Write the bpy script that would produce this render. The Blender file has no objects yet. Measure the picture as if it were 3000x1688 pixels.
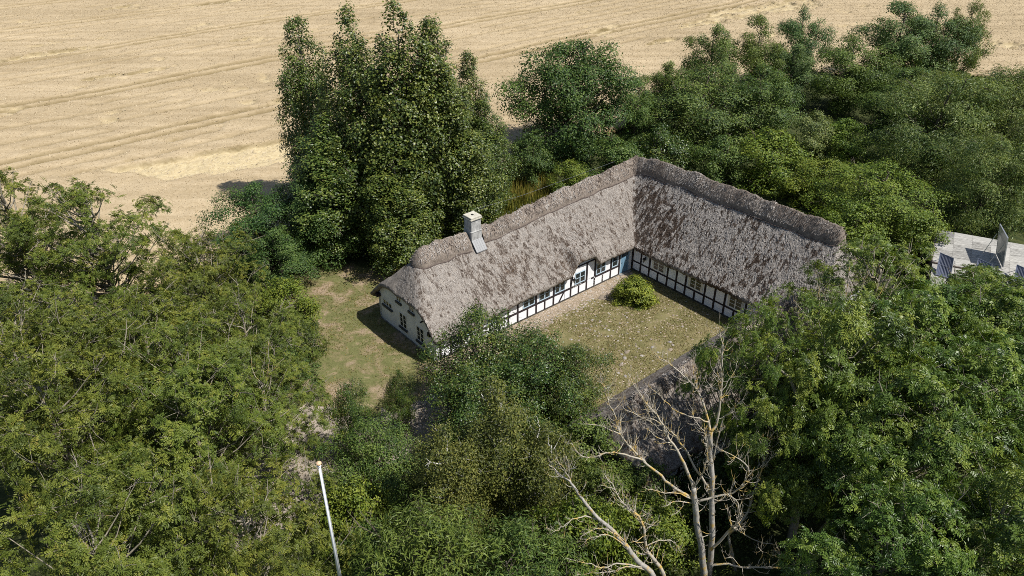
import bpy, math, random
import numpy as np
from mathutils import Matrix, Vector

random.seed(7)
R = np.random.default_rng(11)
scene = bpy.context.scene
COL = scene.collection
rad = math.radians

# ------------------------------------------------------------------ camera
cam_d = bpy.data.cameras.new('camera')
cam = bpy.data.objects.new('camera', cam_d)
COL.objects.link(cam)
cam.location = (0, 0, 30.2)
cam.rotation_euler = (rad(90 - 31.4), 0, 0)
cam_d.sensor_width = 36
cam_d.lens = 26.4
cam_d.clip_end = 4000
scene.camera = cam

# ------------------------------------------------------------------ world, sun, exposure
SUN_EL = rad(55.5)
SUN_H = Vector((0.616, -0.265)).normalized()          # horizontal direction towards the sun
world = bpy.data.worlds.new('World')
scene.world = world
world.use_nodes = True
wn = world.node_tree
sky = wn.nodes.new('ShaderNodeTexSky')
sky.sky_type = 'NISHITA'
sky.sun_disc = False
sky.sun_elevation = SUN_EL
sky.sun_rotation = math.atan2(SUN_H.x, SUN_H.y)
bg = wn.nodes['Background']
bg.inputs['Strength'].default_value = 0.078
wn.links.new(sky.outputs[0], bg.inputs[0])
sun_d = bpy.data.lights.new('sun', 'SUN')
sun_d.energy = 4.6
sun_d.angle = rad(0.53)
sun_d.color = (1.0, 0.97, 0.925)
sun = bpy.data.objects.new('sun', sun_d)
COL.objects.link(sun)
sun.location = (40, -10, 60)
to_sun = Vector((SUN_H.x * math.cos(SUN_EL), SUN_H.y * math.cos(SUN_EL), math.sin(SUN_EL)))
sun.rotation_euler = to_sun.to_track_quat('Z', 'Y').to_euler()
vs = scene.view_settings
vs.view_transform = 'Standard'
vs.look = 'None'
vs.exposure = 0.40
vs.gamma = 1.0
vs.use_curve_mapping = False
try:
    scene.cycles.max_bounces = 6
    scene.cycles.filter_width = 0.9
    scene.cycles.use_denoising = False
    scene.cycles.use_adaptive_sampling = False
    scene.cycles.transparent_max_bounces = 4
except Exception:
    pass

# ------------------------------------------------------------------ helpers: objects
def link(o, parent=None):
    COL.objects.link(o)
    if parent is not None:
        o.parent = parent
    return o

def tag(o, label=None, cat=None, group=None, kind=None):
    if label: o['label'] = label
    if cat: o['category'] = cat
    if group: o['group'] = group
    if kind: o['kind'] = kind
    return o

def empty(name, loc=(0, 0, 0), rz=0.0):
    o = bpy.data.objects.new(name, None)
    o.empty_display_size = 0.3
    o.location = loc
    o.rotation_euler = (0, 0, rz)
    return link(o)

def mesh_np(name, verts, faces, mat=None, smooth=False, attrs=None):
    """verts (n,3), faces (m,k) int array with k = 3 or 4; attrs: dict name -> (domain, float array)"""
    verts = np.asarray(verts, dtype=np.float32)
    faces = np.asarray(faces, dtype=np.int32)
    me = bpy.data.meshes.new(name)
    m, k = faces.shape
    me.vertices.add(len(verts)); me.vertices.foreach_set('co', verts.ravel())
    me.loops.add(m * k); me.loops.foreach_set('vertex_index', faces.ravel())
    me.polygons.add(m)
    me.polygons.foreach_set('loop_start', np.arange(0, m * k, k, dtype=np.int32))
    me.polygons.foreach_set('loop_total', np.full(m, k, dtype=np.int32))
    me.polygons.foreach_set('use_smooth', np.full(m, smooth, dtype=bool))
    for an, (dom, val) in (attrs or {}).items():
        a = me.attributes.new(an, 'FLOAT', dom)
        a.data.foreach_set('value', np.asarray(val, dtype=np.float32).ravel())
    me.update(calc_edges=True)
    if mat: me.materials.append(mat)
    return me

def obj(name, me, parent=None, loc=None, rot=None):
    o = bpy.data.objects.new(name, me)
    if loc is not None: o.location = loc
    if rot is not None: o.rotation_euler = rot
    return link(o, parent)

class MB:
    """collects boxes, bars and prisms; build() links them as one mesh object"""
    def __init__(self): self.v = []; self.f = []
    def add(self, v, f):
        n = len(self.v); self.v += [tuple(x) for x in v]; self.f += [tuple(i + n for i in q) for q in f]; return self
    def hexa(self, c8):
        return self.add(c8, [(0, 3, 2, 1), (4, 5, 6, 7), (0, 1, 5, 4), (1, 2, 6, 5), (2, 3, 7, 6), (3, 0, 4, 7)])
    def box(self, x0, x1, y0, y1, z0, z1, j=0.0):
        c = [(x0, y0, z0), (x1, y0, z0), (x1, y1, z0), (x0, y1, z0), (x0, y0, z1), (x1, y0, z1), (x1, y1, z1), (x0, y1, z1)]
        if j: c = [tuple(a + random.uniform(-j, j) for a in p) for p in c]
        return self.hexa(c)
    def tube(self, pts, radii, n=6, cap=True):
        pts = [Vector(p) for p in pts]
        base = len(self.v); m = len(pts)
        up = Vector((0.13, 0.31, 0.94))
        for i, p in enumerate(pts):
            d = (pts[min(i + 1, m - 1)] - pts[max(i - 1, 0)]).normalized()
            a = d.cross(up)
            if a.length < 1e-3: a = d.cross(Vector((1, 0, 0)))
            a.normalize(); b = d.cross(a)
            for k in range(n):
                t = 2 * math.pi * k / n
                self.v.append(tuple(p + (a * math.cos(t) + b * math.sin(t)) * radii[i]))
        for i in range(m - 1):
            for k in range(n):
                k2 = (k + 1) % n
                self.f.append((base + i * n + k, base + i * n + k2, base + (i + 1) * n + k2, base + (i + 1) * n + k))
        if cap:
            self.f.append(tuple(base + k for k in reversed(range(n))))
            self.f.append(tuple(base + (m - 1) * n + k for k in range(n)))
        return self
    def lathe(self, prof, n=16, c=(0, 0, 0)):
        base = len(self.v); m = len(prof)
        for r, z in prof:
            for k in range(n):
                t = 2 * math.pi * k / n
                self.v.append((c[0] + r * math.cos(t), c[1] + r * math.sin(t), c[2] + z))
        for i in range(m - 1):
            for k in range(n):
                k2 = (k + 1) % n
                self.f.append((base + i * n + k, base + i * n + k2, base + (i + 1) * n + k2, base + (i + 1) * n + k))
        self.f.append(tuple(base + k for k in reversed(range(n))))
        self.f.append(tuple(base + (m - 1) * n + k for k in range(n)))
        return self
    def mesh(self, name, mat, smooth=False, bevel=0.0):
        me = bpy.data.meshes.new(name)
        me.from_pydata(self.v, [], self.f)
        if smooth:
            me.polygons.foreach_set('use_smooth', np.ones(len(me.polygons), dtype=bool))
        me.materials.append(mat)
        me.update()
        if bevel:
            import bmesh
            bm = bmesh.new(); bm.from_mesh(me)
            bmesh.ops.bevel(bm, geom=bm.edges[:], offset=bevel, segments=1, affect='EDGES')
            bm.to_mesh(me); bm.free()
        return me
    def build(self, name, mat, parent=None, smooth=False, bevel=0.0):
        return obj(name, self.mesh(name, mat, smooth, bevel), parent)

def vnoise(x, y, seed=0):
    xi = np.floor(x).astype(np.int64); yi = np.floor(y).astype(np.int64)
    fx = x - xi; fy = y - yi
    fx = fx * fx * (3 - 2 * fx); fy = fy * fy * (3 - 2 * fy)
    def hsh(a, b):
        n = (a * 374761393 + b * 668265263 + seed * 974634777) & 0xffffffff
        n = ((n ^ (n >> 13)) * 1274126177) & 0xffffffff
        return ((n ^ (n >> 16)) & 0xffff) / 65535.0
    return (hsh(xi, yi) * (1 - fx) + hsh(xi + 1, yi) * fx) * (1 - fy) + (hsh(xi, yi + 1) * (1 - fx) + hsh(xi + 1, yi + 1) * fx) * fy

def fbm(x, y, seed=0, octs=4):
    s = 0; a = 0.5; t = 0
    for i in range(octs):
        s = s + a * vnoise(x * 2 ** i, y * 2 ** i, seed + i * 17); t += a; a *= 0.5
    return s / t                                        # 0..1, mean 0.5

def unit(a):
    return a / np.maximum(np.linalg.norm(a, axis=-1, keepdims=True), 1e-6)

# ------------------------------------------------------------------ helpers: materials
def mat_new(name):
    m = bpy.data.materials.new(name); m.use_nodes = True
    nt = m.node_tree; nt.nodes.clear()
    out = nt.nodes.new('ShaderNodeOutputMaterial')
    return m, nt, out

def N(nt, t, **kw):
    n = nt.nodes.new(t)
    for k, v in kw.items():
        if k in n.inputs.keys() if isinstance(k, str) else False: n.inputs[k].default_value = v
        else: setattr(n, k, v)
    return n

def ramp(nt, stops, fac, interp='LINEAR'):
    r = nt.nodes.new('ShaderNodeValToRGB'); r.color_ramp.interpolation = interp
    el = r.color_ramp.elements
    while len(el) < len(stops): el.new(0.5)
    for e, (p, c) in zip(el, stops):
        e.position = p; e.color = (c[0], c[1], c[2], 1)
    nt.links.new(fac, r.inputs[0])
    return r.outputs[0]

def noise(nt, scale, detail=4, rough=0.6, coord=None, dist=0.0):
    n = nt.nodes.new('ShaderNodeTexNoise')
    n.inputs['Scale'].default_value = scale; n.inputs['Detail'].default_value = detail
    n.inputs['Roughness'].default_value = rough; n.inputs['Distortion'].default_value = dist
    if coord is not None: nt.links.new(coord, n.inputs['Vector'])
    return n.outputs['Fac']

def coords(nt, scale=(1, 1, 1), kind='Object'):
    tc = nt.nodes.new('ShaderNodeTexCoord'); mp = nt.nodes.new('ShaderNodeMapping')
    mp.inputs['Scale'].default_value = scale
    nt.links.new(tc.outputs[kind], mp.inputs['Vector'])
    return mp.outputs[0]

def mixc(nt, fac, a, b, mode='MIX'):
    m = nt.nodes.new('ShaderNodeMix'); m.data_type = 'RGBA'; m.blend_type = mode
    for s, v in ((m.inputs[0], fac), (m.inputs[6], a), (m.inputs[7], b)):
        if hasattr(v, 'default_value'): nt.links.new(v, s)
        elif isinstance(v, (int, float)): s.default_value = v
        else: s.default_value = (v[0], v[1], v[2], 1)
    return m.outputs[2]

def attr(nt, name):
    a = nt.nodes.new('ShaderNodeAttribute'); a.attribute_name = name
    return a.outputs['Fac']

def principled(nt, out, col, rough=0.8, spec=0.3, bump=None, bstr=0.4, bdist=0.02, metal=0.0):
    b = nt.nodes.new('ShaderNodeBsdfPrincipled')
    if hasattr(col, 'default_value'): nt.links.new(col, b.inputs['Base Color'])
    else: b.inputs['Base Color'].default_value = (col[0], col[1], col[2], 1)
    b.inputs['Roughness'].default_value = rough; b.inputs['Specular IOR Level'].default_value = spec
    b.inputs['Metallic'].default_value = metal
    if bump is not None:
        bp = nt.nodes.new('ShaderNodeBump'); bp.inputs['Strength'].default_value = bstr; bp.inputs['Distance'].default_value = bdist
        nt.links.new(bump, bp.inputs['Height']); nt.links.new(bp.outputs[0], b.inputs['Normal'])
    nt.links.new(b.outputs[0], out.inputs[0])
    return b

def simple(name, c0, c1, scale=3.0, rough=0.8, spec=0.3, bump=0.3, bdist=0.01, stretch=(1, 1, 1), lo=0.35, hi=0.65, metal=0.0, detail=5):
    m, nt, out = mat_new(name)
    co = coords(nt, stretch)
    n = noise(nt, scale, detail, 0.65, co)
    col = ramp(nt, [(lo, c0), (hi, c1)], n)
    principled(nt, out, col, rough, spec, n if bump else None, bump, bdist, metal)
    return m

def leaf_mat(name, c0, c1, c2, trans=0.32, rough=0.5, spec=0.35, accent=None, acc_at=0.95):
    """per-leaf tint from dark to light, plus a slow hue drift from tree to tree; leaves let some light through"""
    m, nt, out = mat_new(name)
    t = attr(nt, 'tint')
    c0, c1, c2 = [(c[0] * 1.27, c[1] * 1.04, c[2] * .64) for c in (c0, c1, c2)]
    stops = [(0.0, c0), (0.5, c1), (0.93 if accent else 1.0, c2)]
    if accent: stops += [(acc_at, accent)]
    col = ramp(nt, stops, t)
    oi = nt.nodes.new('ShaderNodeObjectInfo')
    hs = nt.nodes.new('ShaderNodeHueSaturation')
    mr = nt.nodes.new('ShaderNodeMapRange'); mr.inputs[3].default_value = 0.482; mr.inputs[4].default_value = 0.506
    nt.links.new(oi.outputs['Random'], mr.inputs[0]); nt.links.new(mr.outputs[0], hs.inputs['Hue'])
    nt.links.new(col, hs.inputs['Color'])
    b = nt.nodes.new('ShaderNodeBsdfPrincipled')
    nt.links.new(hs.outputs[0], b.inputs['Base Color'])
    b.inputs['Roughness'].default_value = rough; b.inputs['Specular IOR Level'].default_value = spec
    tr = nt.nodes.new('ShaderNodeBsdfTranslucent')
    tc = mixc(nt, 1.0, hs.outputs[0], (1.0, 1.0, 0.45), 'MULTIPLY')
    nt.links.new(tc, tr.inputs[0])
    mx = nt.nodes.new('ShaderNodeMixShader'); mx.inputs[0].default_value = trans
    nt.links.new(b.outputs[0], mx.inputs[1]); nt.links.new(tr.outputs[0], mx.inputs[2])
    nt.links.new(mx.outputs[0], out.inputs[0])
    return m

M = {}
M['ash'] = leaf_mat('ash_leaf', (0.036, 0.069, 0.021), (0.098, 0.162, 0.039), (0.183, 0.247, 0.063), accent=(0.27, 0.25, 0.05), acc_at=0.975)
M['ash_dark'] = leaf_mat('ash_leaf_dark', (0.025, 0.065, 0.022), (0.087, 0.176, 0.045), (0.209, 0.310, 0.084), spec=0.45, rough=0.42)
M['poplar'] = leaf_mat('poplar_leaf', (0.023, 0.055, 0.021), (0.067, 0.128, 0.037), (0.168, 0.237, 0.080), spec=0.5, rough=0.4)
M['elder'] = leaf_mat('elder_leaf', (0.019, 0.056, 0.024), (0.050, 0.122, 0.041), (0.110, 0.198, 0.069))
M['plum'] = leaf_mat('plum_leaf', (0.016, 0.048, 0.018), (0.048, 0.109, 0.032), (0.120, 0.200, 0.061), spec=0.5, rough=0.38, accent=(0.2, 0.2, 0.03), acc_at=0.985)
M['hawthorn'] = leaf_mat('hawthorn_leaf', (0.024, 0.066, 0.025), (0.072, 0.151, 0.048), (0.145, 0.242, 0.081))
M['oak'] = leaf_mat('oak_leaf', (0.017, 0.048, 0.018), (0.046, 0.107, 0.036), (0.109, 0.190, 0.058))
M['willow'] = leaf_mat('willow_leaf', (0.040, 0.087, 0.036), (0.113, 0.190, 0.081), (0.245, 0.336, 0.160), spec=0.4)
M['maple'] = leaf_mat('maple_leaf', (0.047, 0.107, 0.022), (0.109, 0.200, 0.037), (0.191, 0.293, 0.068))
M['sycamore'] = leaf_mat('sycamore_leaf', (0.024, 0.074, 0.034), (0.062, 0.144, 0.065), (0.129, 0.231, 0.099))
M['olive'] = leaf_mat('olive_green_leaf', (0.036, 0.079, 0.023), (0.086, 0.154, 0.043), (0.152, 0.239, 0.074))
M['lime'] = leaf_mat('bright_green_leaf', (0.043, 0.097, 0.021), (0.105, 0.192, 0.034), (0.186, 0.275, 0.059))
M['birch'] = leaf_mat('birch_leaf', (0.036, 0.063, 0.021), (0.087, 0.132, 0.042), (0.173, 0.217, 0.075))
M['bush'] = leaf_mat('bush_leaf', (0.047, 0.100, 0.020), (0.146, 0.246, 0.048), (0.254, 0.347, 0.075))
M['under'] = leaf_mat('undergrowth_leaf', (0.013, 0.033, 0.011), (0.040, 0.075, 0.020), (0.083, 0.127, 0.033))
M['grass'] = leaf_mat('grass_blade', (0.06, 0.075, 0.022), (0.125, 0.125, 0.045), (0.22, 0.20, 0.085), trans=0.2)
M['tall_grass'] = leaf_mat('tall_grass_blade', (0.06, 0.085, 0.02), (0.13, 0.16, 0.035), (0.24, 0.22, 0.09), trans=0.2)

def bark_mat(name, c0, c1, lichen=None, amount=0.5):
    m, nt, out = mat_new(name)
    co = coords(nt, (1, 1, 0.45))
    n = noise(nt, 9.0, 6, 0.7, co)
    col = ramp(nt, [(0.3, c0), (0.7, c1)], n)
    if lichen:
        l = noise(nt, 2.6, 4, 0.7, coords(nt))
        f = ramp(nt, [(1 - amount - 0.06, (0, 0, 0)), (1 - amount + 0.05, (1, 1, 1))], l)
        col = mixc(nt, f, col, lichen)
    principled(nt, out, col, 0.85, 0.2, n, 0.6, 0.02)
    return m
M['dead_twig'] = bark_mat('lichen_covered_twig', (0.24, 0.21, 0.165), (0.50, 0.45, 0.36), (0.45, 0.31, 0.09), 0.44)
M['bark'] = bark_mat('grey_brown_bark', (0.045, 0.036, 0.026), (0.16, 0.135, 0.10))
M['ash_bark'] = bark_mat('pale_ash_bark', (0.13, 0.115, 0.085), (0.34, 0.30, 0.23), (0.30, 0.23, 0.07), 0.36)
M['dead_bark'] = bark_mat('dead_ash_bark', (0.18, 0.165, 0.145), (0.46, 0.43, 0.375), (0.42, 0.29, 0.09), 0.40)
M['birch_bark'] = bark_mat('white_birch_bark', (0.35, 0.33, 0.29), (0.66, 0.63, 0.57))
M['twig'] = bark_mat('dark_twig', (0.05, 0.038, 0.032), (0.13, 0.10, 0.085))

# thatch: dry reed, moss given by a vertex attribute, fine streaks running with the reed
def thatch(name, light, mid, dark, moss_c, scale=1.0, moss_scale=5.0):
    m, nt, out = mat_new(name)
    co = coords(nt)
    n1 = noise(nt, 7.0 * scale, 6, 0.75, co)
    n2 = noise(nt, 26.0 * scale, 4, 0.7, co)
    base = ramp(nt, [(0.25, dark), (0.5, mid), (0.75, light)], n1)
    fine = ramp(nt, [(0.3, (0.62, 0.62, 0.62)), (0.7, (1.25, 1.25, 1.25))], n2)
    base = mixc(nt, 0.8, base, fine, 'MULTIPLY')
    mo = attr(nt, 'moss')
    nm = noise(nt, moss_scale, 5, 0.75, co)
    ad = nt.nodes.new('ShaderNodeMath'); ad.operation = 'MULTIPLY_ADD'
    nt.links.new(mo, ad.inputs[0]); ad.inputs[1].default_value = 0.55; nt.links.new(nm, ad.inputs[2])
    f = ramp(nt, [(0.70, (0, 0, 0)), (0.86, (1, 1, 1))], ad.outputs[0])
    col = mixc(nt, f, base, moss_c)
    n5 = noise(nt, 1.9, 5, 0.7, co)
    col = mixc(nt, 0.85, col, ramp(nt, [(0.32, (0.66, 0.64, 0.62)), (0.5, (0.95, 0.95, 0.95)), (0.68, (1.22, 1.20, 1.16))], n5), 'MULTIPLY')
    principled(nt, out, col, 0.95, 0.08, n2, 0.9, 0.05)
    return m
M['thatch'] = thatch('reed_thatch', (0.40, 0.36, 0.315), (0.285, 0.252, 0.218), (0.165, 0.143, 0.122), (0.085, 0.056, 0.036))
M['roll'] = thatch('ridge_heather_thatch', (0.34, 0.285, 0.235), (0.23, 0.19, 0.155), (0.13, 0.105, 0.085), (0.10, 0.085, 0.072), 0.6)
def tuft_mat():
    m, nt, out = mat_new('loose_reed')
    col = ramp(nt, [(0.0, (0.055, 0.038, 0.027)), (0.25, (0.14, 0.11, 0.09)), (0.6, (0.30, 0.27, 0.238)), (1.0, (0.48, 0.44, 0.395))], attr(nt, 'tint'))
    principled(nt, out, col, 0.9, 0.1)
    return m
M['tuft'] = tuft_mat()

M['white'] = simple('lime_wash', (0.78, 0.785, 0.79), (0.86, 0.865, 0.87), 2.2, 0.9, 0.2, 0.15, 0.008)
M['gable_white'] = simple('weathered_lime_wash', (0.60, 0.61, 0.60), (0.80, 0.81, 0.81), 1.1, 0.9, 0.2, 0.2, 0.01, lo=0.25, hi=0.6)
M['timber'] = simple('tarred_timber', (0.012, 0.009, 0.010), (0.045, 0.032, 0.034), 6.0, 0.75, 0.3, 0.4, 0.008, (1, 1, 0.3))
M['flaky'] = simple('flaking_timber', (0.02, 0.014, 0.014), (0.62, 0.60, 0.56), 9.0, 0.85, 0.2, 0.5, 0.01, lo=0.52, hi=0.60)
M['blue'] = simple('light_blue_paint', (0.36, 0.47, 0.55), (0.46, 0.57, 0.64), 3.0, 0.5, 0.4, 0.1, 0.003)
M['blue_door'] = simple('blue_door_paint', (0.14, 0.26, 0.36), (0.19, 0.32, 0.42), 3.0, 0.5, 0.4, 0.15, 0.004, (4, 4, 0.4))
M['cream'] = simple('cream_paint', (0.66, 0.63, 0.54), (0.76, 0.73, 0.64), 3.0, 0.6, 0.3, 0.1, 0.003)
M['slate_sill'] = simple('blue_black_sill', (0.02, 0.026, 0.034), (0.06, 0.07, 0.085), 8.0, 0.5, 0.4, 0.3, 0.006)
M['plinth'] = simple('tarred_plinth', (0.02, 0.019, 0.018), (0.10, 0.095, 0.085), 4.0, 0.85, 0.2, 0.4, 0.01)
M['stone_plinth'] = simple('grey_plinth', (0.10, 0.095, 0.09), (0.30, 0.28, 0.25), 5.0, 0.9, 0.2, 0.5, 0.02)
M['iron'] = simple('black_iron', (0.012, 0.012, 0.013), (0.03, 0.03, 0.032), 5.0, 0.45, 0.5, 0.1, 0.002, metal=0.6)
def glass_mat(name, c, rough=0.06):
    m, nt, out = mat_new(name)
    n = noise(nt, 1.6, 3, 0.6, coords(nt))
    col = ramp(nt, [(0.35, c), (0.7, tuple(x * 2.6 + 0.01 for x in c))], n)
    principled(nt, out, col, rough, 0.6)
    return m
M['glass'] = glass_mat('dark_window_glass', (0.012, 0.014, 0.013))
M['lamp_glass'] = glass_mat('lantern_glass', (0.10, 0.095, 0.07), 0.15)
M['chimney'] = simple('weathered_chimney_render', (0.20, 0.195, 0.185), (0.54, 0.53, 0.50), 4.5, 0.9, 0.2, 0.4, 0.015, (1, 1, 0.6), 0.3, 0.68, detail=8)
M['cap'] = simple('pale_cap_stone', (0.38, 0.355, 0.29), (0.54, 0.51, 0.42), 5.0, 0.85, 0.2, 0.2, 0.008)
M['lead'] = simple('grey_lead_boards', (0.20, 0.20, 0.20), (0.36, 0.36, 0.355), 12.0, 0.6, 0.4, 0.3, 0.006, (6, 1, 1))
M['soot'] = simple('soot', (0.008, 0.008, 0.008), (0.02, 0.02, 0.02), 5.0)
M['pole_white'] = simple('white_pole_paint', (0.70, 0.71, 0.74), (0.80, 0.81, 0.83), 6.0, 0.35, 0.5, 0.05, 0.002)
M['pole_wrap'] = simple('worn_pole_paint', (0.10, 0.10, 0.10), (0.66, 0.66, 0.66), 14.0, 0.5, 0.3, 0.2, 0.004, lo=0.42, hi=0.52)
M['gold'] = simple('orange_ball_paint', (0.58, 0.38, 0.22), (0.68, 0.48, 0.31), 9.0, 0.5, 0.4, 0.1, 0.003)
M['steel'] = simple('aluminium_frame', (0.42, 0.43, 0.45), (0.55, 0.56, 0.58), 9.0, 0.35, 0.5, 0.05, 0.002, metal=0.7)
M['cells'] = simple('blue_grey_cells', (0.10, 0.115, 0.17), (0.15, 0.165, 0.225), 2.0, 0.3, 0.5, 0.0)
M['cells_line'] = simple('pale_cell_line', (0.25, 0.27, 0.34), (0.32, 0.34, 0.40), 3.0, 0.4, 0.5, 0.0)
M['mirror_glass'] = simple('clouded_panel_glass', (0.16, 0.17, 0.15), (0.34, 0.35, 0.31), 0.8, 0.22, 0.7, 0.0)
M['shed_wood'] = simple('weathered_shed_board', (0.10, 0.085, 0.07), (0.24, 0.20, 0.17), 5.0, 0.9, 0.2, 0.5, 0.01, (1, 1, 0.3))
def sheet_mat():
    m, nt, out = mat_new('weathered_fibre_sheet')
    co = coords(nt, (1.0, 12.0, 1.0))
    n = noise(nt, 1.9, 7, 0.8, co)
    oi = nt.nodes.new('ShaderNodeObjectInfo')
    ad = nt.nodes.new('ShaderNodeMath'); ad.operation = 'MULTIPLY_ADD'
    nt.links.new(oi.outputs['Random'], ad.inputs[0]); ad.inputs[1].default_value = 0.12; nt.links.new(n, ad.inputs[2])
    col = ramp(nt, [(0.40, (0.10, 0.095, 0.085)), (0.53, (0.36, 0.345, 0.31)), (0.66, (0.54, 0.52, 0.47))], ad.outputs[0])
    principled(nt, out, col, 0.9, 0.2, n, 0.3, 0.02)
    return m
M['sheet'] = sheet_mat()
M['sheet_grey'] = simple('grey_lichen_sheet', (0.14, 0.135, 0.125), (0.34, 0.33, 0.31), 2.2, 0.9, 0.2, 0.3, 0.02, (1, 8, 1))

def cobble_mat():
    m, nt, out = mat_new('field_stone')
    oi = nt.nodes.new('ShaderNodeObjectInfo')
    n = noise(nt, 14.0, 4, 0.6, coords(nt))
    c = ramp(nt, [(0.0, (0.22, 0.18, 0.13)), (0.35, (0.31, 0.255, 0.20)), (0.7, (0.30, 0.28, 0.26)), (1.0, (0.42, 0.38, 0.33))], oi.outputs['Random'])
    c = mixc(nt, 0.6, c, ramp(nt, [(0.3, (0.6, 0.6, 0.6)), (0.7, (1.1, 1.1, 1.1))], n), 'MULTIPLY')
    principled(nt, out, c, 0.85, 0.25, n, 0.3, 0.01)
    return m
M['cobble'] = cobble_mat()
def pebble_mat():
    m, nt, out = mat_new('small_field_stone')
    c = ramp(nt, [(0.0, (0.19, 0.15, 0.095)), (0.45, (0.28, 0.22, 0.15)), (0.8, (0.37, 0.29, 0.23)), (1.0, (0.46, 0.41, 0.35))], attr(nt, 'tint'))
    principled(nt, out, c, 0.9, 0.2)
    return m
M['pebble'] = pebble_mat()

def ground_mat(name, stops, scale, fine_scale=18.0, bump=0.5, bdist=0.04, big=None):
    m, nt, out = mat_new(name)
    co = coords(nt)
    n1 = noise(nt, scale, 6, 0.7, co, 0.4)
    n2 = noise(nt, fine_scale, 4, 0.75, co)
    col = ramp(nt, stops, n1)
    if big:
        n3 = noise(nt, 0.22, 3, 0.55, co)
        col = mixc(nt, ramp(nt, [(0.42, (0, 0, 0)), (0.6, (1, 1, 1))], n3), col, big)
    col = mixc(nt, 0.8, col, ramp(nt, [(0.3, (0.62, 0.62, 0.62)), (0.7, (1.22, 1.22, 1.22))], n2), 'MULTIPLY')
    n4 = noise(nt, 3.0, 5, 0.75, co)
    col = mixc(nt, 0.85, col, ramp(nt, [(0.34, (0.76, 0.76, 0.70)), (0.5, (1, 1, 1)), (0.66, (1.14, 1.11, 1.07))], n4), 'MULTIPLY')
    principled(nt, out, col, 0.95, 0.1, n2, bump, bdist)
    return m
M['meadow'] = ground_mat('rough_meadow', [(0.35, (0.032, 0.045, 0.016)), (0.6, (0.075, 0.085, 0.03))], 0.8)
M['lawn'] = ground_mat('dry_lawn', [(0.38, (0.31, 0.235, 0.16)), (0.46, (0.20, 0.17, 0.085)), (0.53, (0.13, 0.135, 0.05)), (0.60, (0.165, 0.16, 0.068)), (0.66, (0.27, 0.215, 0.125))], 0.5, 9, 0.7)
M['gravel'] = ground_mat('gravel_drive', [(0.3, (0.22, 0.185, 0.145)), (0.6, (0.38, 0.325, 0.265))], 1.4, 22)
M['yard'] = ground_mat('mossy_courtyard', [(0.28, (0.13, 0.125, 0.05)), (0.5, (0.185, 0.165, 0.075)), (0.7, (0.25, 0.205, 0.11))], 0.9, 20, 0.6, 0.03)
M['strip'] = ground_mat('cobble_border', [(0.3, (0.24, 0.19, 0.13)), (0.6, (0.33, 0.27, 0.20))], 2.0, 16, 0.7, 0.05)

def wheat_mat():
    m, nt, out = mat_new('ripe_wheat_canopy')
    co = coords(nt)
    n1 = noise(nt, 3.4, 6, 0.8, co)
    n2 = noise(nt, 0.05, 3, 0.5, co)
    base = ramp(nt, [(0.28, (0.35, 0.275, 0.165)), (0.5, (0.43, 0.345, 0.22)), (0.72, (0.51, 0.42, 0.285))], n1)
    base = mixc(nt, 0.7, base, ramp(nt, [(0.35, (0.84, 0.81, 0.76)), (0.65, (1.06, 1.04, 1.02))], n2), 'MULTIPLY')
    rows = coords(nt, (1, 1, 1)); rows.node.inputs['Rotation'].default_value = (0, 0, -0.74); rows.node.inputs['Scale'].default_value = (0.035, 0.55, 1)
    n3 = noise(nt, 1.0, 4, 0.6, rows)
    base = mixc(nt, 0.75, base, ramp(nt, [(0.36, (0.80, 0.77, 0.71)), (0.6, (1.07, 1.06, 1.05))], n3), 'MULTIPLY')
    lod = attr(nt, 'lodged')
    pale = ramp(nt, [(0.3, (0.36, 0.27, 0.135)), (0.62, (0.58, 0.48, 0.29))], n1)
    col = mixc(nt, lod, base, pale)
    st = attr(nt, 'track')
    col = mixc(nt, st, col, (0.135, 0.10, 0.04))
    principled(nt, out, col, 0.9, 0.15, n1, 0.35, 0.08)
    return m
M['wheat'] = wheat_mat()
def ear_mat():
    m, nt, out = mat_new('wheat_ear')
    col = ramp(nt, [(0.0, (0.32, 0.245, 0.14)), (0.5, (0.435, 0.35, 0.225)), (1.0, (0.55, 0.46, 0.315))], attr(nt, 'tint'))
    principled(nt, out, col, 0.8, 0.15)
    return m
M['ear'] = ear_mat()
M['wire'] = simple('grey_cable', (0.12, 0.13, 0.145), (0.18, 0.19, 0.21), 2.0, 0.5, 0.3, 0.0)

# ================================================================== GROUND
HO = Vector((-5.02, 40.11, 0.0))                       # front corner of the west gable
ROT = math.atan2(0.644753, 0.764391)
CR, SR = math.cos(ROT), math.sin(ROT)
def W(s, b, z=0.0):
    """house axes (s along the west wing, b towards the courtyard side) to world"""
    return Vector((HO.x + s * CR + b * SR, HO.y + s * SR - b * CR, z))
def to_sb(X, Y):
    dx, dy = X - HO.x, Y - HO.y
    return dx * CR + dy * SR, dx * SR - dy * CR

def ragged(poly, n=14, amp=0.35, seed=3):
    rng = random.Random(seed); out = []
    for i, p in enumerate(poly):
        q = poly[(i + 1) % len(poly)]
        for k in range(n):
            t = k / n
            out.append((p[0] + (q[0] - p[0]) * t + rng.uniform(-amp, amp), p[1] + (q[1] - p[1]) * t + rng.uniform(-amp, amp)))
    return out
def flat(name, poly, z, mat):
    me = bpy.data.meshes.new(name)
    me.from_pydata([(x, y, z) for x, y in poly], [], [tuple(range(len(poly)))])
    me.materials.append(mat); me.update()
    return me

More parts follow.
